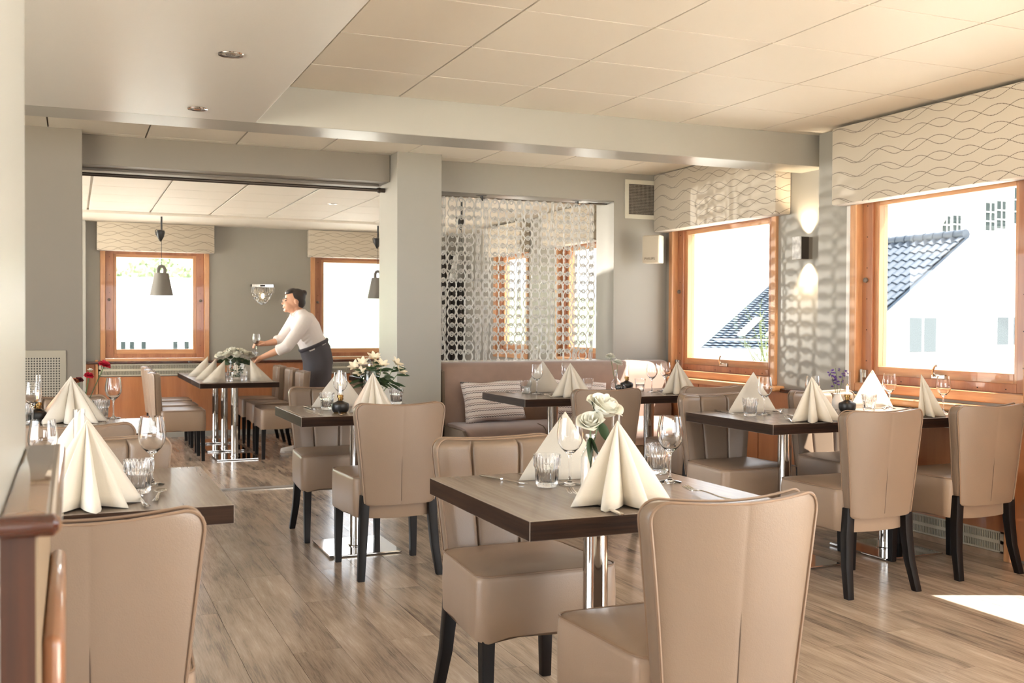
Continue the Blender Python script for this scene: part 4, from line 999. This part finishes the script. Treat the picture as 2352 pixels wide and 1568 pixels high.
# ------------------------------------------------------------------ ring curtain
rodm = thing('curtain_rail', 'chrome rail with brackets carrying the ring curtain', 'rail', (2.52, 7.655, 2.205))
obj('rod', MB().tube([(0, 0, 0), (1.52, 0, 0)], .0055, 10), CHROME, rodm)
obj('rod', MB().tube([(0, .03, .006), (1.57, .03, .006)], .005, 10), CHROME, rodm)
for x in (.46, 1.30):
    obj('bracket', MB().box(x-.005, -.012, -.02, x+.005, .034, .022).box(x-.04, .0, .020, x+.04, .03, .023), BLACKM, rodm, smooth=False)
obj('end_bracket', MB().box(1.40, -.004, .004, 1.575, .034, .014), DARKROD, rodm, smooth=False)
def link_mesh():
    m = MB(); pts = []
    for k in range(22):      # open teardrop with curled top
        a = -PI/2 + 2*PI*k/22; r_ = .034; x = r_*math.cos(a); z = -.041+.041*math.sin(a)*(1 if math.sin(a) < 0 else 1.12)
        x *= (1 if math.sin(a) < 0 else (1-.42*math.sin(a)))
        pts.append((x, 0, z))
    for dy_ in (-.0055, .0055): m.tube([(a_, dy_, c_) for a_, b_, c_ in pts], .0036, 6, closed=True)
    m.tube([(-.020, -.0055, -.008), (-.026, 0, -.004), (-.020, .0055, -.008)], .0036, 6)
    c = []
    for k in range(12): a = 2*PI*k/12; c.append((.012*math.cos(a), .006, -.016+.012*math.sin(a)))
    m.tube(c, .0055, 6, closed=True, flat=.7); return m
ct = thing('ring_curtain', 'curtain of interlocked clear acrylic rings hanging above the bench', 'curtain', (2.55, 7.645, 2.198))
lm = None; rnd = random.Random(11); NC, NR = 20, 18
for i in range(NC):
    x = .035 + i*.0715; s = bpy.data.objects.new('strand', None); COL.objects.link(s); s.parent = ct; s.location = (x, rnd.uniform(-.006, .006), 0)
    base = rnd.choice((0, .25, -.3, .6, -.7)); 
    if i == NC-1: base = .5
    trs = []
    for j in range(NR):
        tw = base + .35*math.sin(j*.5+i) + rnd.uniform(-.15, .15); sc_ = 1.07+rnd.uniform(-.03, .03)
        trs.append(((rnd.uniform(-.003, .003), (.005 if j % 2 else -.005), -.0700*j), (0, rnd.uniform(-.06, .06), tw), sc_))
    if i < 17:
        for (l_, r_, sc_) in trs:
            if lm is None: o = obj('link', link_mesh(), CRY, s); lm = o.data
            else: o = bpy.data.objects.new('link', lm); COL.objects.link(o); o.parent = s
            o.location = l_; o.rotation_euler = r_; o.scale = (sc_,)*3
    else:                                     # past the limit for single pieces: joined strand
        m = MB()
        for (l_, r_, sc_) in trs:
            st = len(m.v); q = link_mesh(); m.add(q.v, q.f); m.xf(Matrix.Translation(l_) @ Euler(r_).to_matrix().to_4x4() @ Matrix.Scale(sc_, 4), st)
        obj('links', m, CRY, s, kind='stuff')

# ------------------------------------------------------------------ curtain rod under header
rd = thing('curtain_rod', 'dark bronze curtain rod with ball end under the doorway header', 'rod', (.064, 7.60, 2.216))
obj('rod', MB().tube([(0, 0, 0), (2.06, 0, 0)], .0125, 12), DARKROD, rd)
obj('ball_end', MB().lathe([(.0001, -.022), (.016, -.016), (.0225, 0), (.016, .016), (.0001, .022)], 16, cap0=False).xf(Matrix.Translation((2.065, 0, 0))), DARKROD, rd)
obj('wall_socket', MB().tube([(2.075, 0, 0), (2.108, 0, 0)], .017, 12), DARKROD, rd)
obj('top_channel', MB().box(0, .02, .030, 2.07, .05, .045), pr('channel_dark', '#6b6053', .5), rd, smooth=False)

# ------------------------------------------------------------------ loudspeaker, sconces, lamps
sp = thing('loudspeaker', 'cream boxy loudspeaker on the wall under the air vent', 'speaker', (4.262, 7.37, 1.714), D(-50))
obj('cabinet', MB().box(0, .016, 0, .145, .125, .226), CREAMP, sp, bevel=.008)
obj('front_grille', MB().box(.002, 0, .003, .143, .020, .223), pr('speaker_front', '#bdb19c', .6, bump=.3, bs=500), sp, bevel=.010)
obj('wall_bracket', MB().tube([(.07, .12, .13), (.05, .17, .13), (-.008, .258, .13)], .012, 8), DARKROD, sp)
fc = bpy.data.curves.new('letters', 'FONT'); fc.body = 'PHILIPS'; fc.size = .034; fc.extrude = .0008; fc.space_character = 1.05
fo = bpy.data.objects.new('letters_tmp', fc); COL.objects.link(fo); bpy.context.view_layer.update()
me = bpy.data.meshes.new_from_object(fo.evaluated_get(bpy.context.evaluated_depsgraph_get())); bpy.data.objects.remove(fo)
lo = bpy.data.objects.new('lettering', me); COL.objects.link(lo); me.materials.clear(); me.materials.append(pr('letter_grey', '#6d6353', .5)); lo.parent = sp; lo.location = (.022, -.001, .026); lo.rotation_euler = (PI/2, 0, 0); lo.scale = (.80, .8, 1)

ws = thing('wall_sconce', 'dark metal up-and-down wall sconce with a marbled face', 'wall lamp', (4.6, 5.665, 1.66))
obj('housing', MB().box(-.098, 0, .002, -.035, .085, .152), pr('sconce_metal', '#4d463e', .4, .5), ws, smooth=False, bevel=.002)
obj('back_plate', MB().box(-.036, .006, .004, 0, .079, .150), pr('sconce_back', '#8f867a', .5), ws, smooth=False)
obj('marbled_face', MB().box(-.106, -.002, 0, -.098, .087, .154), STONE, ws, smooth=False, bevel=.002)
for z0, s_ in ((.156, 1), (-.004, -1)):
    l = bpy.data.lights.new('sconce_light', 'SPOT'); l.energy = 14; l.spot_size = D(100); l.spot_blend = .8; l.color = (1, .8, .55); l.shadow_soft_size = .02
    o = bpy.data.objects.new('sconce_light', l); COL.objects.link(o); o.location = (4.555, 5.71, 1.66+z0+s_*.004); o.rotation_euler = (Vector((.25, 0, s_))).to_track_quat('-Z', 'Y').to_euler()
cs = thing('crystal_sconce', 'crystal wall light with beads hanging below a square rail', 'wall lamp', (2.066, 12.5, 1.43))
obj('rail', MB().box(-.135, -.10, .205, .135, -.085, .235).box(-.135, -.10, .205, -.125, 0, .235).box(.125, -.10, .205, .135, 0, .235).box(-.03, -.10, .21, .03, 0, .23), CHROME, cs, smooth=False)
rnd = random.Random(3); m = MB()
def octa(m, c, r, h): m.add([(c[0]+r, c[1], c[2]), (c[0], c[1]+r, c[2]), (c[0]-r, c[1], c[2]), (c[0], c[1]-r, c[2]), (c[0], c[1], c[2]+h), (c[0], c[1], c[2]-h)], [(0, 1, 4), (1, 2, 4), (2, 3, 4), (3, 0, 4), (1, 0, 5), (2, 1, 5), (3, 2, 5), (0, 3, 5)])
for i in range(16):
    for j in range(5): octa(m, (-.13+i*.0173, -.095+rnd.uniform(-.01, .01), .20-j*.014), .006, .009)
for i in range(110):
    a = rnd.uniform(0, 2*PI); f = rnd.random(); r_ = .115*math.cos(f*PI/2)**.6; octa(m, (r_*math.cos(a), -.05+.045*math.sin(a), .14-.135*f), .007, .011)
obj('crystals', m, glass('crystal', 0, 1.6), cs, smooth=False, kind='stuff')
obj('bulb', MB().lathe([(.0001, .07), (.014, .08), (.018, .10), (.012, .125), (.0001, .13)], 14, c=(.01, -.05, 0), cap0=False), BULBG, cs)

def pendant(loc, zt, shade_z, label):
    x, y = loc; t = thing('pendant_lamp', label, 'lamp', (x, y, zt), 0, 'grey pulley pendant lamps'); d = shade_z-zt
    obj('ceiling_rod', MB().tube([(0, 0, 0), (0, 0, -.14)], .010, 10), BLACKM, t)
    obj('cord', MB().tube([(0, 0, -.13), (0, 0, d+.30)], .0028, 6), BLACKM, t)
    p = MB().lathe([(.0001, -.268), (.012, -.255), (.034, -.215), (.044, -.17), (.040, -.145), (.0001, -.14)], 16, cap0=False)
    for i in range(len(p.v)): v = p.v[i]; p.v[i] = (v[0]-.01, v[1]*.55, v[2])
    pl = obj('pulley', p, BLACKM, t); obj('hook', MB().tube([(-.02, 0, -.245), (-.055, 0, -.19), (-.062, 0, -.15), (-.048, 0, -.138), (-.040, 0, -.15)], .004, 6), BLACKM, pl)
    obj('shade', MB().lathe([(.120, d), (.072, d+.235), (.0001, d+.24), (.0001, d+.236), (.069, d+.231), (.117, d)], 32, cap0=False), LAMPGREY, t, ang=50)
    obj('handle', MB().tube([(-.032, 0, d+.235), (-.032, 0, d+.28), (-.018, 0, d+.305), (.0, 0, d+.31), (.018, 0, d+.305), (.032, 0, d+.28), (.032, 0, d+.235)], .012, 8, flat=1.5), LAMPGREY, t)
    obj('bulb', MB().lathe([(.0001, d+.02), (.024, d+.035), (.028, d+.06), (.014, d+.10), (.0001, d+.10)], 14, cap0=False), emit('pendant_bulb', '#fff0d0', 2) if 'pendant_bulb' not in bpy.data.materials else bpy.data.materials['pendant_bulb'], t)
pendant((.875, 11.59), 2.333, 1.50, 'grey cone pendant hanging in front of the left far window')
pendant((3.234, 11.59), 2.333, 1.50, 'grey cone pendant half hidden behind the pillar')
pendant((3.376, 9.2), 2.36, 1.62, 'pendant seen through the ring curtain')
def downlight(x, y, z, label, lit=False):
    t = thing('downlight', label, 'ceiling light', (x, y, z), 0, 'recessed ceiling downlights')
    obj('rim', MB().lathe([(.036, -.003), (.048, -.004), (.050, 0), (.036, .001)], 32, cap0=False), CHROME if not lit else WHITE, t)
    obj('recess', MB().lathe([(.0001, .0004), (.036, .0004), (.036, -.0028)], 24, cap0=False), DARK if not lit else emit('downlight_glow', '#fff4e0', 3), t)
    obj('lamp', MB().lathe([(.0001, -.004), (.018, -.004), (.022, 0)], 20, cap0=False), CHROME, t)
downlight(.57, 4.15, ZB, 'chrome downlight in the lowered ceiling, nearer one')
downlight(.566, 5.27, ZB, 'chrome downlight in the lowered ceiling, near the beam')
downlight(2.31, 9.88, 2.36, 'small white lit spot in the far room ceiling', True)
# dark drape seen deep behind the rings
m = MB(); L = []
for z in (-.09, 1.0, 2.10): L.append([(4.02+.55*k/40, 12.40+.025*math.sin(k*1.1), z) for k in range(41)] + [(4.02+.55*k/40, 12.43+.025*math.sin(k*1.1), z) for k in range(40, -1, -1)])
tag(obj('drape', m.loft(L), pr('drape_dark', '#37322f', .9)), 'dark drape in the far corner behind the ring curtain', 'curtain')

# ------------------------------------------------------------------ waiter
PO = Vector((2.25, 10.68, -.1))
pe = thing('person', 'waiter in white shirt and dark apron leaning over the far table with a glass', 'person', PO)
def L2(p): return Vector(p) - PO
def ell(m, c, r, rot=None, n=14):
    P = [(math.sin(PI*i/n), -math.cos(PI*i/n)) for i in range(n+1)]; st = len(m.v)
    m.lathe([(max(.002, a), b) for a, b in P], 18, cap1=True)
    Mx = Matrix.Translation(c) @ (rot or Matrix()) @ Matrix.Diagonal((r[0], r[1], r[2], 1)); m.xf(Mx, st)
def limb(m, pts, rs, n=14): m.tube([L2(p) for p in pts], rs, n); [ell(m, L2(pts[i]), (rs[i],)*3, n=8) for i in (0, len(pts)-1)]
def remesh(o, vx, it=4):
    a = o.modifiers.new('r', 'REMESH'); a.mode = 'VOXEL'; a.voxel_size = vx; a.use_smooth_shade = True
    b = o.modifiers.new('s', 'SMOOTH'); b.iterations = it; b.factor = .5
HC = (2.085, 10.66, 1.435)
RH = Matrix.Rotation(D(-24), 4, 'Y'); RH2 = Matrix.Rotation(D(-30), 4, 'Y')      # head tips down towards -x
bdy = MB()
hc = L2(HC)
ell(bdy, hc+Vector((.012, 0, .025)), (.098, .076, .10), RH)
ell(bdy, hc+Vector((-.040, 0, -.045)), (.058, .052, .075), RH)                       # jaw
ell(bdy, hc+Vector((-.075, 0, -.090)), (.022, .026, .022), RH)                       # chin
ell(bdy, hc+Vector((-.108, 0, -.022)), (.014, .009, .014), RH); ell(bdy, hc+Vector((-.096, 0, .0)), (.012, .008, .026), RH)   # nose
ell(bdy, hc+Vector((-.098, 0, -.058)), (.011, .022, .009), RH)                       # lips
ell(bdy, hc+Vector((-.075, 0, .022)), (.020, .05, .012), RH)                         # brow
for s_ in (-1, 1): ell(bdy, hc+Vector((.018, s_*.078, -.008)), (.018, .008, .030), RH)
limb(bdy, [(2.125, 10.665, 1.36), (2.165, 10.68, 1.27)], [.052, .058])
bdy.tube([L2(p) for p in ((2.17, 10.69, 1.25), (2.21, 10.69, 1.15), (2.27, 10.69, 1.02), (2.32, 10.69, .90), (2.34, 10.69, .80))], [.10, .13, .115, .13, .14], 18)
NA = [(2.175, 10.52, 1.245), (2.075, 10.47, 1.10), (1.975, 10.45, .975), (1.85, 10.50, .915), (1.745, 10.545, .868)]
FA = [(2.15, 10.86, 1.25), (2.09, 10.92, 1.15), (2.02, 10.93, 1.045), (1.92, 10.88, 1.015), (1.83, 10.83, 1.00)]
for A in (NA, FA): limb(bdy, A, [.058, .048, .041, .036, .026])
def hand(m, wpos, dirv, pos2, curl, up_=Vector((0, 0, 1))):
    w0 = Vector(wpos); d = Vector(dirv).normalized(); s_ = d.cross(up_).normalized(); u_ = s_.cross(d)
    ell(m, L2(w0+d*.045), (.026, .026, .026)); limb(m, [w0, w0+d*.04, w0+d*.075], [.024, .030, .028])
    for k, ln in enumerate((.068, .078, .072, .056)):
        b = w0+d*.080+s_*(-.027+.018*k); p1 = b+d*ln*.45-u_*curl*.012; p2 = p1+d*ln*.28*(1-curl*.6)-u_*ln*.30*curl; p3 = p2+d*ln*.1*(1-curl)-u_*ln*.3*curl
        limb(m, [b, p1, p2, p3], [.0092, .0085, .0078, .0068], 8)
    b = w0+d*.03-s_*.028; limb(m, [b, b+d*.025-s_*.022-u_*.006, b+d*.052-s_*.026-u_*.018], [.012, .0105, .0085], 8)
hand(bdy, (1.745, 10.545, .868), (-.8, .18, -.38), None, .75)
hand(bdy, (1.83, 10.83, 1.00), (-.95, -.1, .05), None, .9)
for K_ in ([(2.33, 10.60, .80), (2.24, 10.60, .40), (2.14, 10.60, -.02)], [(2.35, 10.76, .80), (2.42, 10.74, .40), (2.45, 10.72, -.02)]): limb(bdy, K_, [.085, .06, .042])
bo = obj('body', bdy, SKIN, pe); remesh(bo, .0055, 3)
for s_ in (-1, 1):
    e = MB(); ell(e, hc+Vector((-.083, s_*.030, .006)), (.008, .011, .006), RH, 8); obj('eye', e, pr('eye_dark', '#2a1d18', .3) if s_ < 0 else bpy.data.materials['eye_dark'], bo)
    e = MB(); e.tube([hc+Vector((-.094, s_*.016, .028)), hc+Vector((-.094, s_*.032, .034)), hc+Vector((-.080, s_*.050, .028))], .004, 6); obj('eyebrow', e, HAIR, bo)
hm = MB(); ell(hm, hc+Vector((.034, 0, .045)), (.094, .083, .088), RH); ell(hm, hc+Vector((.062, 0, .0)), (.062, .074, .075), RH); ell(hm, hc+Vector((.105, 0, .085)), (.036, .036, .034), RH); ell(hm, hc+Vector((-.030, 0, .100)), (.060, .060, .032), RH)
ho = obj('hair', hm, HAIR, pe); remesh(ho, .007, 4)
sm = MB()
sm.tube([L2(p) for p in ((2.150, 10.68, 1.315), (2.175, 10.69, 1.265), (2.215, 10.69, 1.16), (2.275, 10.69, 1.03), (2.315, 10.69, .955))], [.062, .125, .152, .140, .155], 20)
for A in (NA, FA):
    limb(sm, [A[0], A[1], A[2], tuple(Vector(A[2]).lerp(Vector(A[3]), .45))], [.078, .066, .062, .056])
    c = Vector(A[2]).lerp(Vector(A[3]), .5); sm.tube([L2(c), L2(c.lerp(Vector(A[3]), .35))], [.060, .056], 14)
limb(sm, [(2.16, 10.56, 1.28), (2.15, 10.82, 1.28)], [.075, .075])
for k in range(5): sm.tube([L2((2.12+.03*k, 10.555+.01*k, 1.05-.02*k)), L2((2.20+.02*k, 10.56, 1.12-.03*k)), L2((2.30, 10.57, 1.10-.04*k))], [.012, .02, .012], 8)
so_ = obj('shirt', sm, SHIRT, pe); remesh(so_, .008, 5)
cm = MB(); cm.tube([L2((2.075, 10.625, 1.285)), L2((2.12, 10.605, 1.325)), L2((2.18, 10.62, 1.335)), L2((2.21, 10.675, 1.335)), L2((2.18, 10.74, 1.335)), L2((2.11, 10.745, 1.32)), L2((2.07, 10.71, 1.285))], .013, 8, flat=2.0); obj('collar', cm, SHIRT, so_)
am = MB(); L = []
for (x, z, a, b) in ((2.30, .985, .138, .140), (2.325, .92, .146, .160), (2.345, .82, .152, .180), (2.335, .68, .140, .185), (2.33, .50, .142, .180), (2.325, .33, .150, .180), (2.32, .22, .155, .180)):
    L.append([L2((x+a*math.cos(t)*(1+.035*math.sin(7*t+z*6)), 10.685+b*math.sin(t)*(1+.035*math.sin(5*t+z*9)), z+.06*math.cos(t)*(1 if z > .9 else 0))) for t in [2*PI*k/40 for k in range(40)]])
obj('apron', am.loft(L, False, False), TROU, pe, ang=80)
wb = MB(); wb.tube([L2((2.30+.140*math.cos(t), 10.685+.144*math.sin(t), .985+.06*math.cos(t))) for t in [2*PI*k/40 for k in range(40)]], .012, 8, closed=True, flat=1.8); obj('waistband', wb, TROU, pe)
tm = MB()
for K_ in ([(2.33, 10.60, .70), (2.24, 10.60, .38), (2.165, 10.60, .06)], [(2.35, 10.76, .70), (2.42, 10.74, .38), (2.45, 10.72, .04)]): limb(tm, K_, [.10, .078, .062])
to = obj('trousers', tm, TROU, pe); remesh(to, .01, 4)
for (hx_, y, rz) in ((2.17, 10.595, D(-4)), (2.47, 10.72, D(8))):
    m = MB(); L = []
    for (x, w_, h, z0) in ((.045, .024, .055, .012), (.035, .034, .085, .012), (0, .037, .088, .012), (-.06, .040, .070, .012), (-.12, .046, .050, .012), (-.17, .046, .042, .012), (-.205, .036, .034, .013), (-.222, .018, .024, .016)):
        L.append([(x, w_*math.cos(a)*(1 if math.sin(a) < 0 else .85), z0+(h if math.sin(a) > 0 else .0)*math.sin(a)+(0 if math.sin(a) > 0 else .012*math.sin(a)*.6)) for a in [2*PI*k/20 for k in range(20)]])
    s = obj('shoe', m.loft(L), SHOE, pe, loc=L2((hx_, y, -.1)), rot=(0, 0, rz), ang=60)
    obj('sole', MB().loft([[(x, y_*1.0, z) for x, y_ in ((.05, .0), (.045, .028), (0, .038), (-.06, .040), (-.13, .048), (-.19, .044), (-.225, .018), (-.228, 0), (-.225, -.018), (-.19, -.044), (-.13, -.048), (-.06, -.040), (0, -.038), (.045, -.028))] for z in (0, .016)]), RUBBER, s, smooth=False)
    lm_ = MB()
    for k in range(5): x = -.045-.022*k; lm_.tube([(x, -.022, .082-.009*k), (x-.004, 0, .088-.009*k), (x, .022, .082-.009*k)], .003, 5)
    obj('laces', lm_, WHITE, s)
WG.put((1.735, 10.80, .905), 1.0, 'wine glass held up in the waiter’s far hand', 'stemmed wine glasses')
g = WG.put((1.70, 10.57, .745), 2.0, 'wine glass the waiter is setting down on the far table', 'stemmed wine glasses'); g.rotation_euler = (D(6), D(-14), 0)

# ------------------------------------------------------------------ outside
struct('ground', MB().box(-90, -40, -3.3, 160, 140, -3.0), CONC, smooth=False)
gh = thing('gabled_house', 'white gabled house with a blue tiled roof outside the front window', 'house', (20.98, 19.8, -3.0))
pk, sl, hwid, dep = 6.45, .72, 3.5, 3.1; ev = pk - sl*hwid
obj('gable_wall', MB().prism([(-hwid+.3, 0), (hwid-.3, 0), (hwid-.3, ev+.05), (0, pk-.12), (-hwid+.3, ev+.05)], (.2, dep), 'y'), HOUSE, gh, smooth=False)
for s_ in (-1, 1): obj('verge_board', MB().prism([(0, pk), (s_*hwid, ev), (s_*hwid, ev-.32), (0, pk-.34)], (-.02, .25), 'y'), HOUSE, gh, smooth=False)
for s_ in (-1, 1): obj('roof_deck', MB().prism([(0, pk+.02), (s_*hwid, ev+.02), (s_*hwid, ev-.10), (0, pk-.10)], (0, dep+.2), 'y'), ROOF, gh, smooth=False)
tl = None; sinc = math.atan(sl); slen = hwid/math.cos(sinc)
for i in range(12):
    for j in range(10):
        if tl is None:
            m = MB(); lp = []
            for x in (0, .40): lp.append([(x, .30*k/8, .035*math.sin(2*PI*k/8)+.02+(.03 if x == 0 else 0)) for k in range(9)] + [(x, .30*k/8, .035*math.sin(2*PI*k/8)+(.03 if x == 0 else 0)) for k in range(8, -1, -1)])
            o = obj('roof_tile', m.loft(lp), ROOF, gh, smooth=False); tl = o.data
        else: o = bpy.data.objects.new('roof_tile', tl); COL.objects.link(o); o.parent = gh
        dd = slen - .36*i - .02; o.location = (-dd*math.cos(sinc), .10+.30*j, pk-dd*math.sin(sinc)+.05); o.rotation_euler = (0, -sinc, 0)
rc = None
for j in range(9):
    if rc is None: o = obj('ridge_cap', MB().lathe([(.13, 0), (.11, .38)], 14, cap1=True).xf(Matrix.Rotation(-PI/2, 4, 'X')), ROOF, gh); rc = o.data
    else: o = bpy.data.objects.new('ridge_cap', rc); COL.objects.link(o); o.parent = gh
    o.location = (0, .1+.34*j, pk+.10)
def hwin(par, x, z, w_, h, y=.16, bars=0, mat=PANE):
    f = obj('window_frame', MB().box(x-w_/2-.03, y-.02, z-.03, x+w_/2+.03, y+.04, z+h+.03), HOUSE, par, smooth=False)
    obj('pane', MB().box(x-w_/2, y-.03, z, x+w_/2, y, z+h), mat, f, smooth=False)
    if bars:
        m = MB()
        for k in range(1, bars): m.box(x-w_/2+w_*k/bars-.02, y-.05, z, x-w_/2+w_*k/bars+.02, y-.03, z+h)
        for k in (1, 2): m.box(x-w_/2, y-.05, z+h*k/3-.02, x+w_/2, y-.03, z+h*k/3+.02)
        obj('glazing_bars', m, HOUSE, f, smooth=False)
    obj('window_sill', MB().box(x-w_/2-.03, y-.10, z-.09, x+w_/2+.03, y, z-.03), HOUSE, f, smooth=False)
hwin(gh, -1.60, 3.55, .40, .86); hwin(gh, -1.13, 3.55, .40, .86); hwin(gh, 1.35, 3.72, .40, .72); hwin(gh, 1.92, 3.72, .40, .72)
fr_ = thing('flower_box', 'red window box flowers at the right edge of the gabled house', 'flowers', (22.93, 19.72, .52)); obj('box', MB().box(-.2, -.2, -.1, .2, .05, .03), HOUSE, fr_, smooth=False)
m = MB(); rnd = random.Random(4)
for k in range(14): b = bloom('puff', Vector((rnd.uniform(-.2, .2), rnd.uniform(-.15, 0), rnd.uniform(.04, .3))), .06, (0, -1, .4), k); m.add(b.v, b.f)
obj('blossoms', m, RED, fr_, kind='stuff')
bh = thing('clapboard_house', 'large white clapboard house rising behind the gabled house', 'house', (31.0, 32.0, -3.0))
obj('wall', MB().prism([(0, 0), (16, 0), (16, 12), (4.2, 12.6), (1.25, 9.6), (0, 7.4)], (.1, 3), 'y'), HOUSE, bh, smooth=False)
bd = None
for k in range(34):
    z = 3.0+.28*k; x0 = 0 if z < 7.4 else (z-7.4)*.57 if z < 9.6 else 1.25+(z-9.6)*.98
    obj('clapboard', MB().loft([[(x0, .1, z), (x0, .0, z), (x0, .07, z+.28)], [(16, .1, z), (16, .0, z), (16, .07, z+.28)]]), HOUSE, bh, smooth=False)
obj('roof_verge', MB().prism([(-.35, 6.9), (4.0, 13.0), (4.3, 12.7), (.0, 6.8)], (-.4, 3), 'y'), pr('verge_cream', '#cfc8bd', .8), bh, smooth=False)
for x, z, w_, h in ((1.62, 7.55, .42, 1.1), (2.18, 7.60, .42, 1.1), (4.0, 8.15, .5, 1.15), (4.62, 8.25, .5, 1.15), (5.6, 8.5, .5, 1.5)): hwin(bh, x, z, w_, h, -.02, 2)
hr = thing('tiled_roof_house', 'house with a blue tiled roof and skylights outside the recessed window', 'house', (31.6, 48.4, -3.0), -.941)
obj('wall', MB().box(.3, .6, 0, 13.7, 25, 2.9), HOUSE, hr, smooth=False)
obj('roof', MB().add([(0, 0, 2.85), (14, 0, 2.85), (14, 25.8, 2.85), (0, 25.8, 2.85), (0, 12.9, 6.85), (14, 12.9, 6.85)], [(0, 1, 5, 4), (1, 2, 5), (2, 3, 4, 5), (3, 0, 4), (3, 2, 1, 0)]), ROOF2, hr, smooth=False)
m0 = None; sd = Vector((0, 12.9, 4.0)).normalized()
for k in range(30):
    t = k/30; x0, x1 = 0, 14; a = Vector((0, 12.9*t, 2.87+4*t)); b = a+sd*.45
    m = MB(); n = 60; lo_ = []; 
    for q in range(n+1): lo_.append([(x0+(x1-x0)*q/n, a.y, a.z+.09+.04*(q % 2)), (x0+(x1-x0)*q/n, b.y, b.z+.0+.04*(q % 2))])
    obj('tile_course', m.loft(lo_, False, False, closed=False), ROOF2, hr, smooth=False)
for k, x in enumerate((1.5, 3.1, 4.7)):
    t0, t1 = .16, .40; f = obj('skylight', MB().loft([[(x+dx*1.0, 12.9*t-.05, 2.95+4*t) for dx in (0, .40)] + [(x+dx, 12.9*t-.06, 3.04+4*t) for dx in (.40, 0)] for t in (t0, t1)]), HOUSE, hr, smooth=False)
obj('snow_rail', MB().tube([(.6, .9, 3.38), (13.5, .9, 3.38)], .05, 6), HOUSE, hr)
obj('gutter', MB().tube([(0, -.05, 2.85), (14, -.05, 2.85)], .08, 8), HOUSE, hr)
# twigs in a pot just outside / behind the glass of the recessed window
tp = thing('twiggy_plant', 'green twiggy plant outside the recessed window', 'plant', (6.48, 8.62, -.35)); rnd = random.Random(9)
m = MB()
for k in range(16):
    p = Vector((rnd.uniform(-.1, .1), rnd.uniform(-.1, .1), 1.0)); d = Vector((rnd.uniform(-.35, .2), rnd.uniform(-.3, .2), rnd.uniform(.4, .75)))
    pts = [p+d*(t/5)+Vector((rnd.uniform(-.01, .01), 0, 0)) for t in range(6)]; m.tube(pts, [.007, .006, .005, .004, .003, .002], 5)
    for q in range(4): c = pts[2+q % 4]; m.tube([c, c+Vector((rnd.uniform(-.1, .1), rnd.uniform(-.1, .1), rnd.uniform(.03, .14)))], .0025, 4)
m.tube([(0, 0, 0), (0, 0, 1.1)], .03, 8)
obj('branches', m, pr('twig_green', '#5d6b3e', .7), tp)
obj('pot', MB().lathe([(.12, -2.65), (.16, 0), (.18, .25), (.16, .25), (.14, .1), (.0001, .1)], 20, cap0=True), CONC, tp)
# view through the far windows
gw = thing('white_cottage', 'bright white cottage seen through the left far window', 'house', (-3.0, 40, -3.0))
obj('wall', MB().box(0, .1, 0, 11, 8, 4.7), HOUSE, gw, smooth=False)
obj('roof', MB().add([(-.5, -.3, 4.6), (11.5, -.3, 4.6), (11.5, 8.3, 4.6), (-.5, 8.3, 4.6), (-.5, 4, 6.0), (11.5, 4, 6.0)], [(0, 1, 5, 4), (2, 3, 4, 5), (0, 4, 3), (1, 2, 5), (3, 2, 1, 0)]), HOUSE, gw, smooth=False)
for x in (4.7, 5.0, 5.4, 6.5, 6.9): hwin(gw, x, 3.0, .16, .5, .04)
def foliage(name, label, loc, r, n, mat, leaf, trunk=2.0, cat='tree', seed=0):
    rnd = random.Random(seed); t = thing(name, label, cat, loc); m = MB()
    for k in range(n):
        d = Vector((rnd.gauss(0, 1), rnd.gauss(0, 1), rnd.gauss(0, 1))).normalized()*(rnd.random()**.4); c = Vector((d.x*r[0], d.y*r[1], d.z*r[2]+trunk+r[2]))
        a = Vector((rnd.gauss(0, 1), rnd.gauss(0, 1), rnd.gauss(0, 1))).normalized(); b = a.cross(Vector((rnd.gauss(0, 1), rnd.gauss(0, 1), .3))).normalized(); q = leaf*rnd.uniform(.6, 1.3)
        m.add([c-a*q, c+b*q*.6, c+a*q, c-b*q*.6], [(0, 1, 2, 3)])
    obj('foliage', m, mat, t, smooth=False, kind='stuff'); obj('trunk', MB().tube([(0, 0, 0), (.05, 0, trunk*.6), (0, 0, trunk+r[2])], [.05*r[0], .04*r[0], .02*r[0]], 8), BARK, t); return t
foliage('tree', 'leafy green tree beyond the cottage in the left far window', (3.9, 54, -3), (2.9, 2.2, 2.4), 3500, TREE, .16, 2.6, seed=1)
foliage('tree', 'paler tree at the left beyond the cottage roof', (.6, 62, -3), (3.0, 2, 1.8), 2500, TREE, .18, 3.4, seed=2)
for k, (x, lab) in enumerate(((1.5, 'pale shrub at the lower left outside the far window'), (2.4, 'middle shrub outside the left far window'), (3.35, 'shrub at the lower right outside the left far window'))):
    foliage('shrub', lab, (x, 33, -3), (.42, .4, .75), 700, TREE, .07, 1.9, cat='shrub', seed=5+k)
m = MB(); V = []; nx, ny = 60, 12; rnd = random.Random(2)
for j in range(ny+1):
    for i in range(nx+1): V.append((-60+180*i/nx+rnd.uniform(-1, 1), 90+4*j+rnd.uniform(-1, 1), -3+19*(j/ny)**.8*(1+.1*math.sin(i*.5))*(.7+.3*math.cos(i*.07)) + rnd.uniform(-.5, .5)*(j > 0)))
m.add(V, [(j*(nx+1)+i, j*(nx+1)+i+1, (j+1)*(nx+1)+i+1, (j+1)*(nx+1)+i) for j in range(ny) for i in range(nx)])
struct('hillside', m, HILL, label='pale wooded hillside beyond the far windows')
